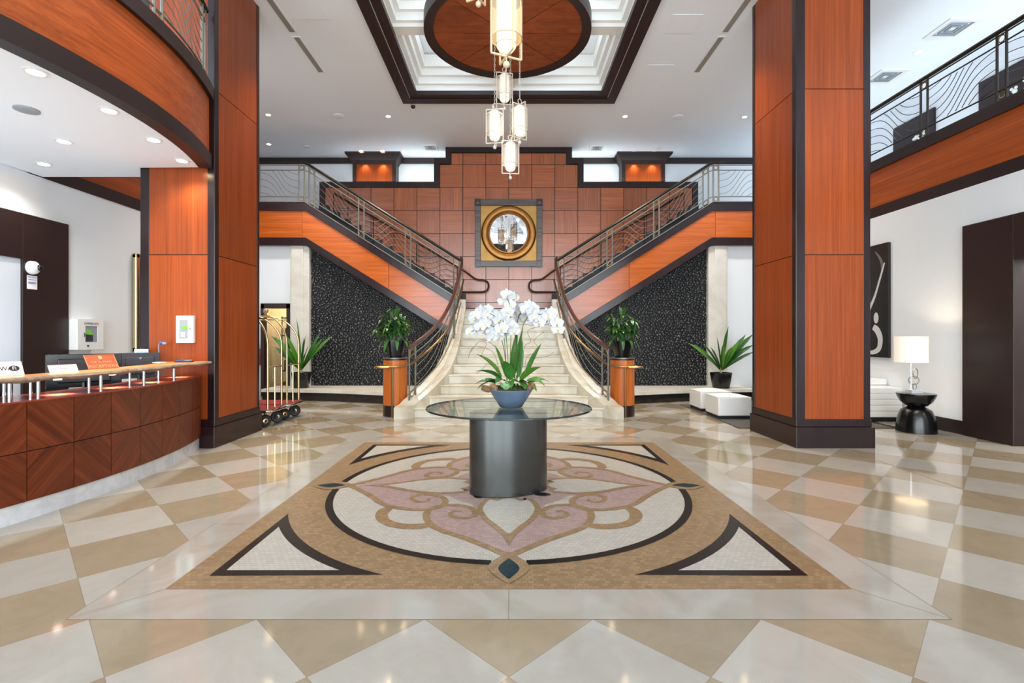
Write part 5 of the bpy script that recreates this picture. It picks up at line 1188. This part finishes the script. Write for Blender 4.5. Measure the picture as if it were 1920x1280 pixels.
b.build('painted_shapes', ['art_g', 'art_w'], ar, smooth=0, recalc=False)

# ------------------------------------------------------------------ ceiling fittings
def on_ceil(x, y, z=CZ): Y = (z-H)*F/(VY-y); return px(x, Y), Y
def downlight(x, y, z, lab, r=.075, glow='bulb', grp='recessed downlights'):
    X, Y = on_ceil(x, y, z); t_ = thing('downlight', lab, 'downlight', (X, Y, z), grp)
    MB().lathe([(r, z-.006), (r, z-.001), (r*.72, z-.001), (r*.72, z-.008), (r, z-.006)], (X, Y, 0), 24, caps=False).build('trim', 'plastic', t_)
    MB().lathe([(r*.72, z-.003), (.0001, z-.003)], (X, Y, 0), 20).build('lens', glow, t_); return X, Y
for (x, y), w in zip(((67, 135), (204, 207), (288, 262), (341, 301), (120, 265), (82, 307)), ('nearest of those along the curved edge', 'second along the curved edge', 'third along the curved edge', 'farthest, by the column', 'inner one nearer the curved edge', 'inner one close to the white wall')):
    X, Y = downlight(x, y, 3.635, 'recessed downlight in the white soffit over the desk, %s' % w, .085, grp='soffit downlights')
    lamp('soffit_beam', 'SPOT', (X, Y, 3.61), 52, NEUT, .05, spot=130, blend=.8)
for (x, y), w in zip(((728, 218), (1172, 218), (504, 270), (1396, 219), (677, 283), (717, 283), (757, 284), (1147, 285), (1187, 285), (1225, 285), (1722, 98), (503, 215)),
    ('left of the lowest lanterns', 'right of the lowest lanterns', 'beside the left column above the flat railing', 'beside the right column', 'first above the left pilaster', 'second above the left pilaster', 'just right of the left pilaster', 'left one before the right pilaster', 'first above the right pilaster', 'second above the right pilaster', 'bright one over the right gallery', 'beside the left column, nearer one')):
    downlight(x, y, CZ, 'small ceiling downlight, %s' % w, .07 if x != 1722 else .09, grp='hall ceiling downlights')
def flat_round(nm, lab, cat, x, y, z, r, mm, grp=None):
    X, Y = on_ceil(x, y, z); b = MB(); b.lathe([(r, z-.001), (r, z-.012), (r*.9, z-.016), (.0001, z-.016)], (X, Y, 0), 28)
    tag(b.build(nm, mm), lab, cat, grp)
flat_round('ceiling_speaker', 'round grey speaker in the soffit over the desk', 'speaker', 50, 205, 3.635, .1, 'grey', 'round ceiling speakers')
flat_round('ceiling_speaker', 'round speaker in the hall ceiling left of the lanterns', 'speaker', 635, 217, CZ, .12, 'ceil', 'round ceiling speakers')
flat_round('ceiling_speaker', 'round speaker in the hall ceiling right of the lanterns', 'speaker', 1271, 219, CZ, .12, 'ceil', 'round ceiling speakers')
flat_round('smoke_detector', 'smoke detector above the left upper flight', 'smoke detector', 575, 274, CZ, .08, 'plastic', 'smoke detectors')
flat_round('smoke_detector', 'smoke detector by the right pilaster', 'smoke detector', 1236, 277, CZ, .08, 'plastic', 'smoke detectors')
X, Y = -2.08, 10.78; t_ = thing('ceiling_camera', 'small black dome camera at the far left corner of the coffer', 'security camera', (X, Y, CZ))
MB().lathe([(.06, CZ), (.06, CZ-.05)], (X, Y, 0), 20).build('mount', 'plastic', t_); MB().ball((X, Y, CZ-.06), .05, 14).build('dome', 'black', t_)
for s, lab in ((-1, 'left'), (1, 'right')):
    for (ya, yb), w in (((5.9, 8.25), 'nearer'), ((8.36, 9.5), 'farther')):
        t_ = thing('slot_diffuser', 'long grey slot diffuser in the ceiling on the %s, the %s section' % (lab, w), 'air vent', (s*3.59, (ya+yb)/2, CZ), 'ceiling slot diffusers')
        MB().box(s*3.59-.07, s*3.59+.07, ya, yb, CZ-.006, CZ).build('frame', 'plastic', t_, smooth=0); MB().box(s*3.59-.045, s*3.59+.045, ya+.02, yb-.02, CZ-.008, CZ-.002).build('grille', 'slot', t_, smooth=0)
for (x, y, w, lab) in ((807, 276, .19, 'square ceiling vent left of the stepped wood wall'), (1119, 277, .19, 'square ceiling vent right of the stepped wood wall'), (1786, 53, .27, 'square ceiling vent over the right gallery, the nearer one'), (1660, 143, .27, 'square ceiling vent over the right gallery, the farther one')):
    X, Y = on_ceil(x, y); t_ = thing('ceiling_vent', lab, 'air vent', (X, Y, CZ), 'square ceiling vents')
    b = MB(); sq_ring(b, X, Y, w, w*.72, CZ-.02, CZ); b.build('frame', 'plastic', t_, smooth=0)
    b = MB()
    for k in range(3): sq_ring(b, X, Y, w*(.70-.2*k), w*(.62-.2*k), CZ-.012-.006*k, CZ-.004)
    b.build('louvres', 'grey', t_, smooth=0)
for x, y, w, lab in ((572, 14, .28, 'left of the coffer'), (1280, 45, .24, 'right of the coffer, nearer one'), (1232, 134, .24, 'right of the coffer, farther one')):
    X, Y = on_ceil(x, y); o = MB().box(X-w, X+w, Y-w, Y+w, CZ-.006, CZ).build('access_panel', 'ceil', smooth=0, bevel=.002); tag(o, 'flush square access panel in the ceiling, '+lab, 'ceiling panel', 'ceiling access panels')
